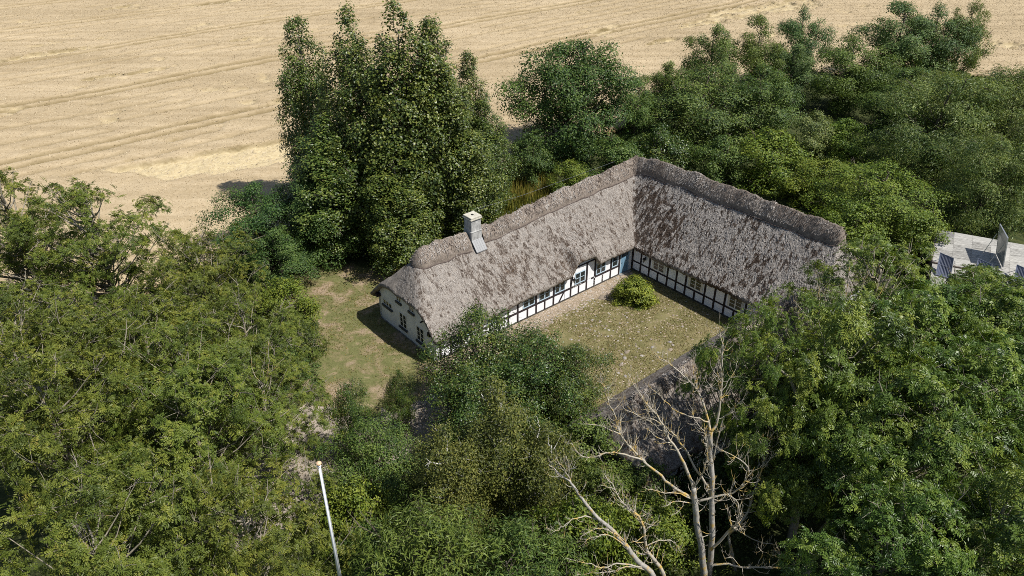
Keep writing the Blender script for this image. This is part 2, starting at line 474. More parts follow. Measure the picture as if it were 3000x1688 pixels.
g = obj('ground', flat('ground', [(-900, -300), (900, -300), (900, 1500), (-900, 1500)], 0.0, M['meadow']))
tag(g, kind='structure')
lawn_poly = ragged([(-21, 50), (-16.5, 54), (-7.5, 52), (-4.0, 43), (-2.5, 38), (-7, 31), (-13, 28), (-16, 34), (-16.5, 43)], 8, 0.4)
tag(obj('lawn', flat('lawn', lawn_poly, 0.004, M['lawn'])), kind='structure')
dr = ragged([(-12.8, 36.5), (-10.5, 34.5), (-7.0, 35.2), (-3.6, 36.8), (-2.0, 34.0), (-7, 29.5), (-11, 26), (-15, 24), (-15.5, 29)], 7, 0.5, 5)
tag(obj('gravel_drive', flat('gravel_drive', dr, 0.008, M['gravel'])), kind='structure')
yard_me = flat('courtyard', ragged([(-1.5, -0.02), (19.15, -0.02), (19.15, -12.2), (-1.5, -12.2)], 1, 0.0), 0.012, M['yard'])
yard = tag(obj('courtyard', yard_me, None, HO, (0, 0, ROT)), kind='structure')
st_poly = [(-1.2, -0.04), (18.9, -0.04), (18.6, -0.9)] + [(18 - i * 0.8, -1.35 - 0.3 * math.sin(i * 1.7) - 0.2 * math.sin(i * 0.6)) for i in range(24)]
tag(obj('cobble_border', flat('cobble_border', st_poly, 0.016, M['strip']), None, HO, (0, 0, ROT)), kind='structure')

# stones: five low-poly shapes, half sunk
def stone_mesh(i):
    rng = np.random.default_rng(50 + i)
    v = []; f = []
    rings = [(1.0, -0.15), (0.92, 0.28), (0.55, 0.52)]; n = 7
    for r, z in rings:
        for k in range(n):
            a = 2 * math.pi * (k + rng.uniform(-.2, .2)) / n
            rr = r * rng.uniform(.84, 1.12)
            v.append((rr * math.cos(a), rr * math.sin(a) * .8, z * rng.uniform(.85, 1.1)))
    v.append((0, 0, 0.58))
    for q in range(2):
        for k in range(n):
            f.append((q * n + k, q * n + (k + 1) % n, (q + 1) * n + (k + 1) % n, (q + 1) * n + k))
    for k in range(n): f.append((2 * n + k, 2 * n + (k + 1) % n, 3 * n))
    me = bpy.data.meshes.new('cobblestone'); me.from_pydata(v, [], f)
    me.polygons.foreach_set('use_smooth', np.ones(len(me.polygons), dtype=bool))
    me.materials.append(M['cobble']); return me
STONES = [stone_mesh(i) for i in range(5)]
def cob(s, b, r):
    o = obj('cobblestone', random.choice(STONES), yard, (s, -b, 0.012), (0, 0, random.uniform(0, 6.28)))
    o.scale = (r, r, r * random.uniform(.35, .7))
cob(14.24, 1.63, 0.46)                                   # the flat round stone by the shrub
for (s, b, r) in ((10.39, 7.47, .2), (9.82, 7.84, .19), (12.93, 9.2, .21), (9.1, 8.2, .16), (10.9, 8.4, .15), (8.4, 9.2, .16), (12.2, 8.2, .15), (13.6, 8.6, .15)): cob(s, b, r)
pts = []
while len(pts) < 288:
    if random.random() < 0.5: s, b, r = random.uniform(6.5, 18), random.uniform(0.15, 1.7), random.uniform(.07, .13)
    else:
        s, b = random.gauss(10.5, 3.2), random.gauss(5.4, 2.3); r = random.choice((.06, .08, .09, .12))
        if not (2.5 < s < 18.2 and 1.6 < b < 11.5): continue
    if all((s - q[0]) ** 2 + (b - q[1]) ** 2 > (r + q[2]) ** 2 * .8 for q in pts):
        pts.append((s, b, r)); cob(s, b, r)
def small_stones(n, pick, name):
    c = np.array([pick() for _ in range(n)])
    k = 5; ang = np.arange(k) * 2 * np.pi / k
    r = R.uniform(.035, .085, n)
    rr = r[:, None] * R.uniform(.75, 1.2, (n, k))
    a = ang[None] + R.uniform(0, 6.28, n)[:, None]
    ring = np.stack([c[:, 0:1] + rr * np.cos(a), -(c[:, 1:2]) + rr * np.sin(a) * .8, np.full((n, k), .012)], -1)
    top = np.stack([c[:, 0], -c[:, 1], .016 + r * .55], -1)[:, None]
    v = np.concatenate([ring, top], 1).reshape(-1, 3)
    b0 = (np.arange(n) * (k + 1))[:, None]
    f = np.stack([np.stack([b0[:, 0] + i, b0[:, 0] + (i + 1) % k, b0[:, 0] + k], -1) for i in range(k)], 1).reshape(-1, 3)
    t = np.repeat(R.random(n), k)
    o = obj(name, mesh_np(name, v, f, M['pebble'], True, {'tint': ('FACE', t)}), yard)
    tag(o, kind='stuff')
def pick_small():
    while True:
        if random.random() < .42: return random.uniform(-1, 18.6), abs(random.gauss(0, .75)) + .1
        s, b = random.uniform(-1, 18.8), random.uniform(.8, 12)
        if random.random() < .25 + .6 * float(fbm(np.array([s * .45]), np.array([b * .45]), 9)[0] > .5): return s, b
small_stones(5200, pick_small, 'small_stones')

def blades(name, P, h, w, lean, mat, tint=None, n_seg=1):
    """thin triangular blades standing on the points P (n,3)"""
    n = len(P); a = R.uniform(0, 2 * np.pi, n)
    side = np.stack([np.cos(a), np.sin(a), np.zeros(n)], -1)
    l = R.uniform(0, 2 * np.pi, n); lm = lean * R.uniform(.2, 1.2, n) * h
    tip = P + np.stack([np.cos(l) * lm, np.sin(l) * lm, h], -1)
    v = np.stack([P - side * w[:, None] / 2, P + side * w[:, None] / 2, tip], 1).reshape(-1, 3)
    f = np.arange(3 * n).reshape(-1, 3)
    t = R.random(n) if tint is None else tint
    return mesh_np(name, v, f, mat, False, {'tint': ('FACE', t)})

def in_poly(x, y, poly):
    c = np.zeros(len(x), bool); n = len(poly)
    for i in range(n):
        x0, y0 = poly[i]; x1, y1 = poly[(i + 1) % n]
        cond = ((y0 > y) != (y1 > y)) & (x < (x1 - x0) * (y - y0) / (y1 - y0 + 1e-12) + x0)
        c ^= cond
    return c

# short dry lawn grass, and moss and grass between the courtyard stones
n = 52000
X = R.uniform(-18, -1, n); Y = R.uniform(26, 55, n)
s_, b_ = to_sb(X, Y)
keep = in_poly(X, Y, lawn_poly) & ~((s_ > -0.1) & (b_ < 0) & (b_ > -7.1)) & (fbm(X * .55, Y * .55, 4) + R.uniform(-.12, .12, n) > .44)
P = np.stack([X[keep], Y[keep], np.full(keep.sum(), .004)], -1); k = len(P)
o = obj('lawn_grass', blades('lawn_grass', P, R.uniform(.03, .10, k), R.uniform(.03, .07, k), .9, M['grass']))
tag(o, 'short sunburnt grass covering the lawn beside the white gable', 'grass', kind='stuff')
n = 60000
s_ = R.uniform(-1.3, 19, n); b_ = R.uniform(.3, 12.1, n)
keep = (fbm(s_ * .8, b_ * .8, 21) + R.uniform(-.12, .12, n) > .42) & (b_ > .5 + R.uniform(0, 1.2, n))
P = np.stack([s_[keep], -b_[keep], np.full(keep.sum(), .012)], -1); k = len(P)
o = obj('courtyard_grass', blades('courtyard_grass', P, R.uniform(.02, .07, k), R.uniform(.03, .07, k), 1.1, M['grass'], R.uniform(0, .85, k)), None, HO, (0, 0, ROT))
tag(o, 'mossy grass growing between the stones of the courtyard', 'grass', kind='stuff')

# ================================================================== WHEAT FIELD
FIELD_EDGE = [(-70, 8), (-48, 27), (-31, 43), (-24, 52), (-12, 63), (-2, 70.5), (8, 80), (22, 92), (42, 106), (58, 112), (64, 108), (74, 98), (84, 86), (96, 74), (120, 55)]
def edge_y(x):
    ex = np.array([p[0] for p in FIELD_EDGE]); ey = np.array([p[1] for p in FIELD_EDGE])
    return np.interp(x, ex, ey)
TRK_A = ((-64.1, 92.0), (-35.2, 119.3)); TRK_B = ((-62.8, 89.8), (-34.1, 115.2))
def line_dist(X, Y, a, b):
    dx, dy = b[0] - a[0], b[1] - a[1]; L = math.hypot(dx, dy)
    return ((X - a[0]) * dy - (Y - a[1]) * dx) / L
def wheat_shape(X, Y):
    """canopy height above the soil, share of lodged crop, share of bare wheel track"""
    z = np.full_like(X, 0.72)
    wob = (fbm(X * .06, Y * .06, 31, 2) - .5) * 2.2
    u = line_dist(X, Y, *TRK_B) + wob                   # + = nearer the farm
    trk = np.zeros_like(X)
    for off, wd, dp in ((0.0, .52, 1.0), (-2.1, .5, 1.), (-24.5, .5, 1.), (-26.6, .5, .95), (-48, .5, .75), (-50.2, .5, .7), (19.0, .45, .9), (21.1, .5, .9), (-70, .6, .7), (-72.5, .6, .7)):
        trk = np.maximum(trk, dp * np.exp(-((u - off) / wd) ** 2))
    # sowing rows and faint sprayer bands
    for off in (-5, -9, -12, -15.5, -19, 4, 7.5, 10, 12.8, 16, 24, 27, -33, -37, -40, -44, -55, -61):
        trk = np.maximum(trk, .42 * np.exp(-((u - off) / .4) ** 2) * (fbm(X * .08, Y * .08, 41 + int(abs(off)), 2) > .45))
    # lodged crop: one long band beside the farm, scattered hollows elsewhere
    t = (X + 45) / 25.0
    v = line_dist(X, Y, (-49.8, 67.6), (-25.7, 80.8)) + (fbm(X * .25, Y * .25, 7, 3) - .5) * 3
    band = np.clip(v / .5, 0, 1) * np.clip((7.4 * np.clip((X + 44) / 14, 0, 1) + (fbm(X * .3, Y * .3, 8, 3) - .5) * 3 - v) / .8, 0, 1) * np.clip((X + 43) / 3, 0, 1) * np.clip((-14 - X) / 4, 0, 1)
    n1 = fbm(X * .16 + Y * .10, Y * .22 - X * .13, 12, 4)
    tuft = fbm(X * .95, Y * .95, 77, 3)
    spots = np.clip((n1 - .74) / .05, 0, 1)
    def patch(cx, cy, rx, ry, seed):
        d = np.hypot((X - cx) * CR + (Y - cy) * SR, 0) ; e = np.abs(-(X - cx) * SR + (Y - cy) * CR)
        q = (np.abs((X - cx) * CR + (Y - cy) * SR) / rx) ** 2 + (e / ry) ** 2 + (fbm(X * .5, Y * .5, seed, 4) - .5) * 2.4
        return np.clip((1 - q) / .25, 0, 1)
    lod = np.maximum(band, spots * .6)
    for i, (cx, cy, rx, ry) in enumerate(((-72, 118, 7, 1.7), (-44, 127, 3, 1.2), (-76, 154, 4, 1.5), (-51, 109, 4, 1.2), (-59, 158, 6, 1.6), (44, 149, 12, 4.5), (56, 156, 9, 4), (36, 141, 7, 2), (25, 126, 4, 1.0), (79, 124, 4, 3), (84, 118, 5, 2), (-57, 105, 3, 1), (-28, 96, 4, .9))):
        lod = np.maximum(lod, patch(cx, cy, rx, ry, 60 + i) * .9)
    lod = np.maximum(lod * np.clip(.62 + (tuft - .42) * 4, .1, 1), band * .8)
    soft = (fbm(X * .7, Y * .7, 3, 4) - .5) * .22 + (fbm(X * .045, Y * .045, 5, 3) - .5) * .25
    z = z + soft * (1 - .6 * trk)
    z = z * (1 - .78 * trk) - .54 * lod + lod * (fbm(X * 1.1, Y * 1.1, 14, 3) - .5) * .34
    e = Y - edge_y(X)
    z = z * np.clip((e + .2) / .7, 0, 1)
    return np.maximum(z, .05), lod, np.clip(trk * 1.1, 0, 1)
# far and surrounding crop as one coarse sheet with a hole for the detailed part is not needed: the soil below reads as stubble
st = 0.36
gx = np.arange(-118, 120, st); gy = np.arange(24, 172, st)
GX, GY = np.meshgrid(gx, gy, indexing='ij')
need = (GY > edge_y(GX) - .1) & (np.abs(GX) < GY * 0.70 + 10)
Z, LOD, TRK = wheat_shape(GX, GY)
steep = np.hypot(*np.gradient(Z, st)); TRK = np.clip(np.maximum(TRK, (steep - .28) * 1.1), 0, .95)
idx = -np.ones(GX.shape, np.int64); idx[need] = np.arange(need.sum())
q = np.stack([idx[:-1, :-1], idx[1:, :-1], idx[1:, 1:], idx[:-1, 1:]], -1).reshape(-1, 4)
q = q[(q >= 0).all(1)]
jx = R.uniform(-.08, .08, need.sum()); jy = R.uniform(-.08, .08, need.sum())
V = np.stack([GX[need] + jx, GY[need] + jy, Z[need] + R.uniform(-.02, .02, need.sum())], -1)
wf = obj('wheat_field', mesh_np('wheat_field', V, q, M['wheat'], True, {'lodged': ('POINT', LOD[need]), 'track': ('POINT', TRK[need])}))
tag(wf, kind='structure')
far_poly = [(-900, 172.2), (900, 172.2), (900, 1500), (-900, 1500)]
fw = obj('far_wheat_field', flat('far_wheat_field', far_poly, 0.66, M['wheat'])); tag(fw, kind='structure')
for nm, pl in (('outer_wheat_field', [(-900, 0), (-118.2, 20), (-118.2, 172), (-900, 172)]), ('east_wheat_field', [(120, 75), (900, 75), (900, 172), (120, 172)])):
    tag(obj(nm, flat(nm, pl, 0.66, M['wheat'])), kind='structure')

# standing ears
n = 330000
Y = 40 + 130 * R.random(n) ** 0.72
X = R.uniform(-1, 1, n) * (Y * .70 + 6)
k_ = (Y > edge_y(X) + .3)
X, Y = X[k_], Y[k_]; n = len(X)
Zs, L_, T_ = wheat_shape(X, Y)
hh = R.uniform(.05, .13, n) * (1 - .8 * T_)
base = np.stack([X, Y, Zs - .05], -1)
a = R.uniform(0, 2 * np.pi, n)
wdt = R.uniform(.05, .12, n) * (.7 + Y / 160)
side = np.stack([np.cos(a), np.sin(a), np.zeros(n)], -1) * wdt[:, None] / 2
lean = R.normal(0, .10, (n, 2)) + np.array([-.05, .03])
lo_dir = np.array([-SR, CR]) * .3 + np.array([CR, SR]) * .5
lean = lean * (1 + 1.5 * L_[:, None]) + L_[:, None] * lo_dir * R.uniform(.6, 1.4, (n, 1))
tip = base + np.stack([lean[:, 0], lean[:, 1], hh * (1 - .55 * L_) + .04], -1)
v = np.stack([base - side, base + side, tip], 1).reshape(-1, 3)
tt = np.clip(R.random(n) * .8 + L_ * .25 - T_ * .3, 0, 1)
o = obj('wheat_ears', mesh_np('wheat_ears', v, np.arange(3 * n).reshape(-1, 3), M['ear'], False, {'tint': ('FACE', tt)}))
tag(o, 'ripe golden wheat ears standing over the whole field', 'wheat', kind='stuff')

# uncut tall grass in the gap between the poplars and the oak
n = 5200
X = R.uniform(-6, 4.5, n); Y = R.uniform(58, 70.5, n)
kk = (Y < edge_y(X) - .3) & (Y > 52 + (X + 9) * .84)
X, Y = X[kk], Y[kk]; n = len(X)
P = np.stack([X, Y, np.zeros(n)], -1)
o = obj('tall_grass', blades('tall_grass', P, R.uniform(.6, 1.35, n), R.uniform(.05, .12, n), .35, M['tall_grass'], np.clip(R.random(n) * .7 + (Y > 65) * .3, 0, 1)))
tag(o, 'tall uncut grass behind the thatched ridge by the wheat', 'tall grass', kind='stuff')

# ================================================================== FARMHOUSE
house = empty('thatched_farmhouse', HO, ROT)
tag(house, 'long low half-timbered farmhouse with grey thatched roofs around a courtyard', 'farmhouse')

def sstep(x, a, b):
    t = np.clip((x - a) / (b - a), 0, 1); return t * t * (3 - 2 * t)
def RA(s): return np.interp(s, [-1, 2, 8, 12, 16.5, 20.4, 22.6, 27], [5.95, 6.08, 6.10, 6.5, 6.8, 7.0, 7.25, 7.25])
def LA(s): return np.interp(s, [0, 5.3, 8, 10, 11.4, 15, 18.5, 27], [1.66, 1.78, 1.95, 2.0, 2.05, 2.12, 2.12, 2.1])
def RB(b): return np.interp(b, [-8, -3.5, -1, 14, 16], [7.25, 7.25, 7.6, 7.72, 7.72])
TH = 0.36
def z_main(s, b, rough=True):
    s = np.asarray(s, float); b = np.asarray(b, float)
    ra, ea = RA(s), LA(s) + TH
    d = np.abs(b + 3.5) / 3.95
    za = ra - (ra - ea) * d
    brow = sstep(s, 11.9, 12.65) * (1 - sstep(s, 14.25, 15.0)) * sstep(b, -1.9, .35)
    za = za + .86 * brow
    hip = 3.66 + (s + .3) * 1.55
    hk = np.clip(.5 - .5 * (za - hip) / .75, 0, 1)
    za = np.where(s < 6, hip + (za - hip) * hk - .75 * hk * (1 - hk), za)
    rb = RB(b); eb = 2.0 + TH + .1 * sstep(b, 4, 10)
    dB = np.abs(s - 22.6) / 3.9
    zb = rb - (rb - eb) * dB
    hipb = 3.75 + (15.8 - b) * 2.7
    zb = np.minimum(zb, hipb)
    za = np.where(s > 22.6, np.minimum(za, zb + 0 * za), za)
    zb = np.where(b < -3.5, np.minimum(zb, za), zb)
    h_ = .35
    kx = np.clip(.5 + .5 * (za - zb) / h_, 0, 1)          # rounded valley
    z = zb + (za - zb) * kx + h_ * kx * (1 - kx)
    if rough:
        z = z + (fbm(s * 1.3, b * 1.3, 2, 3) - .5) * .16 + (fbm(s * 5.5, b * 5.5, 6, 3) - .5) * .10
    return z
def z_c(s, b, rough=True):
    s = np.asarray(s, float); b = np.asarray(b, float)
    z = 4.95 - (4.95 - 2.2) * np.abs(b - 14.8) / 2.95
    z = np.minimum(z, 2.9 + (s - .6) * 1.3)
    z = np.minimum(z, 3.3 + (19.3 - s) * 1.25)
    if rough: z = z + (fbm(s * 1.3, b * 1.3, 82, 3) - .5) * .16 + (fbm(s * 5.5, b * 5.5, 86, 3) - .5) * .10
    return z

def grid_part(sa, ba, zf):
    S, B = np.meshgrid(sa, ba, indexing='ij')
    Zg = zf(S, B)
    n0, n1 = S.shape
    I = np.arange(n0 * n1).reshape(n0, n1)
    f = np.stack([I[:-1, :-1], I[:-1, 1:], I[1:, 1:], I[1:, :-1]], -1).reshape(-1, 4)
    return np.stack([S, -B, Zg], -1).reshape(-1, 3), f
def edge_strip(loop, zf):
    """thick rounded eave hung along the closed loop of (s, b, out_s, out_b)"""
    L = np.array(loop); s, b, os_, ob = L.T
    ragg = R.uniform(-.05, .05, len(s))
    rows = []
    for out, dz in ((0, 0), (.05, -.09), (.055, -.2), (0.0, -.335), (-.12, -.37), (-.75, None)):
        ss = s + os_ * (out + (ragg * .5 if -.1 < out and out != 0 else 0)); bb = b + ob * (out + (ragg * .5 if -.1 < out and out != 0 else 0))
        if dz is None: z = zf(ss, bb, False) - TH
        else: z = zf(s, b) + dz + (ragg * .6 if dz < 0 else 0)
        rows.append(np.stack([ss, -bb, z], -1))
    V = np.stack(rows, 0); m, k = V.shape[:2]
    I = np.arange(m * k).reshape(m, k)
    f = np.stack([I[:-1], np.roll(I, -1, 1)[:-1], np.roll(I, -1, 1)[1:], I[1:]], -1).reshape(-1, 4)
    return V.reshape(-1, 3), f
def moss_main(s, b):
    on_b = (s - 18.7) > (np.maximum(b, -3.5) * 0 + (0.45 - b)) * 0.9
    on_b = on_b & (b > -3.5)
    up = np.clip(np.abs(b + 3.5) / 3.95, 0, 1)
    ma = .24 + .16 * sstep(up, .15, .6) + (fbm(s * .5, b * .5, 15, 3) - .5) * .55 - .15 * (s < 4)
    upb = np.clip(np.abs(s - 22.6) / 3.9, 0, 1)
    mb = .36 + .2 * sstep(upb, .1, .35) + (fbm(s * .6, b * .35, 16, 3) - .5) * .8 - .25 * sstep(b, 9.5, 11.5)
    return np.where(on_b, mb, ma), on_b
def combine(parts):
    V = []; F = []; n = 0
    for v, f in parts: V.append(v); F.append(f + n); n += len(v)
    return np.concatenate(V), np.concatenate(F)
sa1 = np.linspace(-.3, 18.7, 200); sa2 = np.linspace(18.7, 26.5, 83)
baA = np.linspace(-7.45, .45, 84); baB = np.linspace(.45, 15.8, 160)
pA = grid_part(np.concatenate([sa1, sa2[1:]]), baA, z_main)
pB = grid_part(sa2, baB, z_main)
loop = [(s, .45, 0, 1) for s in sa1[:-1]] + [(18.7, b, -1, 0) for b in baB[1:-1]] + [(s, 15.8, 0, 1) for s in sa2[:-1]]
loop += [(26.5, b, 1, 0) for b in np.concatenate([baA, baB[1:]])[::-1][:-1]] + [(s, -7.45, 0, -1) for s in np.concatenate([sa1, sa2[1:]])[::-1][:-1]] + [(-.3, b, -1, 0) for b in baA[:-1]]
pE = edge_strip(loop, z_main)
v, f = combine([pA, pB, pE])
mo, _ = moss_main(v[:, 0], -v[:, 1])
roof = obj('roof', mesh_np('roof', v, f, M['thatch'], True, {'moss': ('POINT', mo)}), house)

sc = np.linspace(.6, 19.3, 190); bc = np.linspace(11.85, 17.75, 62)
pc = grid_part(sc, bc, z_c)
loopc = [(s, 17.75, 0, 1) for s in sc[:-1]] + [(19.3, b, 1, 0) for b in bc[::-1][:-1]] + [(s, 11.85, 0, -1) for s in sc[::-1][:-1]] + [(.6, b, -1, 0) for b in bc[:-1]]
pce = edge_strip(loopc, z_c)
v, f = combine([pc, pce])
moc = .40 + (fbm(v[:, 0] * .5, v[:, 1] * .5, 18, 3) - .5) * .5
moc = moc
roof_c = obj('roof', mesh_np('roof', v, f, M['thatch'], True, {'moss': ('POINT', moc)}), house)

def reed_tufts(name, parent, s, b, zf, tint, L=(.08, .19), Wd=(.018, .042), lift=.022):
    n = len(s); e = .06
    z = zf(s, b)
    gs = (zf(s + e, b, False) - zf(s - e, b, False)) / (2 * e); gb = (zf(s, b + e, False) - zf(s, b - e, False)) / (2 * e)
    d = -np.stack([gs, gb], -1); d = d / np.maximum(np.linalg.norm(d, axis=1, keepdims=True), 1e-4)
    ang = R.normal(0, .35, n); c_, s2 = np.cos(ang), np.sin(ang)
    d = np.stack([d[:, 0] * c_ - d[:, 1] * s2, d[:, 0] * s2 + d[:, 1] * c_], -1)
    sl = np.sqrt(1 + gs ** 2 + gb ** 2)
    ln = R.uniform(*L, n) / sl; wd = R.uniform(*Wd, n)
    p = np.stack([-d[:, 1], d[:, 0]], -1) * wd[:, None] / 2
    s1, b1 = s + d[:, 0] * ln, b + d[:, 1] * ln
    z1 = z + (gs * d[:, 0] + gb * d[:, 1]) * ln + R.uniform(.35, 1.3, n) * lift
    A = np.stack([s - p[:, 0], -(b - p[:, 1]), z + .012], -1); Bv = np.stack([s + p[:, 0], -(b + p[:, 1]), z + .012], -1)
    Cv = np.stack([s1 + p[:, 0] * .7, -(b1 + p[:, 1] * .7), z1], -1); Dv = np.stack([s1 - p[:, 0] * .7, -(b1 - p[:, 1] * .7), z1], -1)
    v = np.stack([A, Bv, Cv, Dv], 1).reshape(-1, 3)
    o = obj(name, mesh_np(name, v, np.arange(4 * n).reshape(-1, 4), M['tuft'], False, {'tint': ('FACE', tint)}), parent)
    tag(o, kind='stuff')
n = 42000
s = R.uniform(-.3, 22.8, n); b = R.uniform(-4.2, .44, n)
mo, onb = moss_main(s, b); k = ~onb & (R.random(n) < .9)
s, b, mo = s[k], b[k], mo[k]
pt = fbm(s * 5.5, b * 3.6, 91, 3); p2_ = fbm(s * .5, b * .5, 92, 3)
t = np.clip(R.normal(.62, .10, len(s)) - np.clip((pt - .60 - (p2_ - .5) * .45) * 4.5, 0, .5) - (R.random(len(s)) < .07) * .3, 0, 1)
reed_tufts('reed_tufts', roof, s, b, z_main, t)
n = 50000
s = R.uniform(18.72, 23.2, n); b = R.uniform(-3.5, 15.6, n)
mo, onb = moss_main(s, b); k = onb
s, b, mo = s[k], b[k], mo[k]
pt = fbm(s * 5.2, b * 7.4, 93, 3); p2_ = fbm(s * .45, b * .45, 94, 3)
t = np.clip(R.normal(.72, .12, len(s)) - np.clip((pt - .50 - (p2_ - .5) * .55 - sstep(b, 9, 12) * .06) * 5.5, 0, .72), 0, 1)
reed_tufts('reed_tufts', roof, s, b, z_main, t, (.09, .2), (.022, .05), .042)
n = 13000
s = R.uniform(.7, 19, n); b = R.uniform(13.5, 17.7, n)
t = np.clip(R.normal(.38, .16, n), 0, 1)  # front wing reed tinted darker overall, tree shade put into the colour
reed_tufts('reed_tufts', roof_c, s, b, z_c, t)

def ridge_roll(path, zf, parent, half=.64, th=.46, seed=1, round0=True, round1=True):
    P = np.array(path, float)
    seg = np.linalg.norm(np.diff(P, axis=0), axis=1); cum = np.concatenate([[0], np.cumsum(seg)])
    tot = cum[-1]; n = int(tot / .11) + 2
    t = np.linspace(0, tot, n)
    S = np.interp(t, cum, P[:, 0]); B = np.interp(t, cum, P[:, 1])
    ds = np.gradient(S); db = np.gradient(B)
    for _ in range(6):
        ds[1:-1] = (ds[:-2] + ds[1:-1] + ds[2:]) / 3; db[1:-1] = (db[:-2] + db[1:-1] + db[2:]) / 3
    l = np.hypot(ds, db); ds, db = ds / l, db / l
    q = np.linspace(-1, 1, 23)
    taper = np.ones(n)
    if round0: taper = np.minimum(taper, np.sqrt(np.clip(1 - (1 - np.clip(t / .75, 0, 1)) ** 2, 0, 1)))
    if round1: taper = np.minimum(taper, np.sqrt(np.clip(1 - (1 - np.clip((tot - t) / .75, 0, 1)) ** 2, 0, 1)))
    lump = (fbm(t * .85, t * 0 + seed, seed, 3) - .5)
    hw = half * (1 + .22 * lump) * (.12 + .88 * taper)
    T = th * (1 + .9 * (fbm(t * 1.0, t * 0 + seed + 5, seed + 3, 3) - .5)) * (.25 + .75 * taper)
    lat = q[None] * hw[:, None]
    SS = S[:, None] - db[:, None] * lat; BB = B[:, None] + ds[:, None] * lat
    prof = np.clip(1 - np.abs(q) ** 2.8, 0, 1) ** .5
    ZZ = zf(SS, BB, False) + prof[None] * T[:, None] - .06 * (np.abs(q)[None] > .98)
    ZZ += (fbm(SS * 2.2 + seed, BB * 2.2, seed + 9, 4) - .5) * .16 * prof[None] + (fbm(SS * 9, BB * 9, seed + 11, 2) - .5) * .05 * prof[None]
    V = np.stack([SS, -BB, ZZ], -1); m, k = V.shape[:2]
    I = np.arange(m * k).reshape(m, k)
    f = np.stack([I[:-1, :-1], I[1:, :-1], I[1:, 1:], I[:-1, 1:]], -1).reshape(-1, 4)
    v = V.reshape(-1, 3)
    mo = .12 + (fbm(v[:, 0] * .9, v[:, 1] * .9, seed + 30, 3) - .5) * .9
    o = obj('ridge_roll', mesh_np('ridge_roll', v, f, M['roll'], True, {'moss': ('POINT', mo)}), parent)
    # loose straw over the roll
    nt_ = int(tot * 330); ii = R.integers(1, m - 2, nt_); jj = R.integers(1, k - 2, nt_)
    p0 = V[ii, jj] + R.normal(0, .03, (nt_, 3)) * np.array([1, 1, 0]); lat_d = unit(V[ii, np.where(jj < k // 2, jj - 1, jj + 1)] - V[ii, jj] + R.normal(0, .03, (nt_, 3)))
    al = unit(V[ii + 1, jj] - V[ii - 1, jj]); up_ = np.cross(al, lat_d); up_ = up_ * np.sign(up_[:, 2:3] + 1e-6)
    ln = R.uniform(.07, .2, (nt_, 1)); w_ = al * R.uniform(.010, .026, (nt_, 1))
    q1 = p0 + lat_d * ln + up_ * R.uniform(.005, .05, (nt_, 1))
    p0 = p0 + up_ * .006
    tv = np.stack([p0 - w_, p0 + w_, q1 + w_ * .6, q1 - w_ * .6], 1).reshape(-1, 3)
    tt_ = np.clip(R.normal(.50, .17, nt_) + (fbm(p0[:, 0] * 1.6, p0[:, 1] * 1.6, seed + 40, 3) - .5) * 1.1, 0, 1)
    tag(obj('loose_straw', mesh_np('loose_straw', tv, np.arange(4 * nt_).reshape(-1, 4), M['tuft'], False, {'tint': ('FACE', tt_)}), o), kind='stuff')
    for side in (0, -1):
        c = V[::2, side] + np.array([0, 0, .075])
        MB().tube([tuple(x) for x in c], [.05] * len(c), 4).build('cord_shadow_line', M['twig'], o)  # cord thickened into a dark tube that draws the roll's shadow line
    return o
ridge_roll([(.85, -3.5), (5.35, -3.5)], z_main, house, half=.74, th=.52, seed=1, round1=False)
ridge_roll([(6.5, -3.5), (22.0, -3.5), (22.6, -3.0), (22.6, 14.75)], z_main, house, seed=4, round0=False)
ridge_roll([(2.4, 14.8), (18.2, 14.8)], z_c, house, .42, .26, seed=8)

# ------------------------------------------------------------------ chimney
ch = empty('chimney', (5.95, 3.5, 0)); ch.parent = house
mb = MB().box(-.45, .45, -.45, .45, 5.2, 6.55).box(-.42, .42, -.42, .42, 6.56, 7.42)
mb.build('chimney_shaft', M['chimney'], ch, bevel=.015)
MB().box(-.475, .475, -.475, .475, 6.5, 6.575).build('chimney_band', M['chimney'], ch, bevel=.015)
cp = MB().box(-.50, .50, -.50, .50, 7.42, 7.52).box(-.46, .46, -.46, .46, 7.522, 7.64).build('chimney_cap', M['cap'], ch, bevel=.02)
MB().lathe([(.10, 7.638), (.10, 7.652)], 14).build('flue_opening', M['soot'], ch)
for i in range(5):                                       # sloping boards below the shaft
    x0 = -.46 + i * .186
    m_ = MB(); zt = float(z_main(5.95, -3.0, False)) + .34; zb_ = float(z_main(5.95, -2.5, False)) + .16
    m_.hexa([(x0, -.46, zt - .06), (x0, -1.02, zb_ - .06), (x0 + .176, -1.02, zb_ - .06), (x0 + .176, -.46, zt - .06),
             (x0, -.46, zt), (x0, -1.02, zb_), (x0 + .176, -1.02, zb_), (x0 + .176, -.46, zt)])
    m_.build('flashing_board', M['lead'], ch)

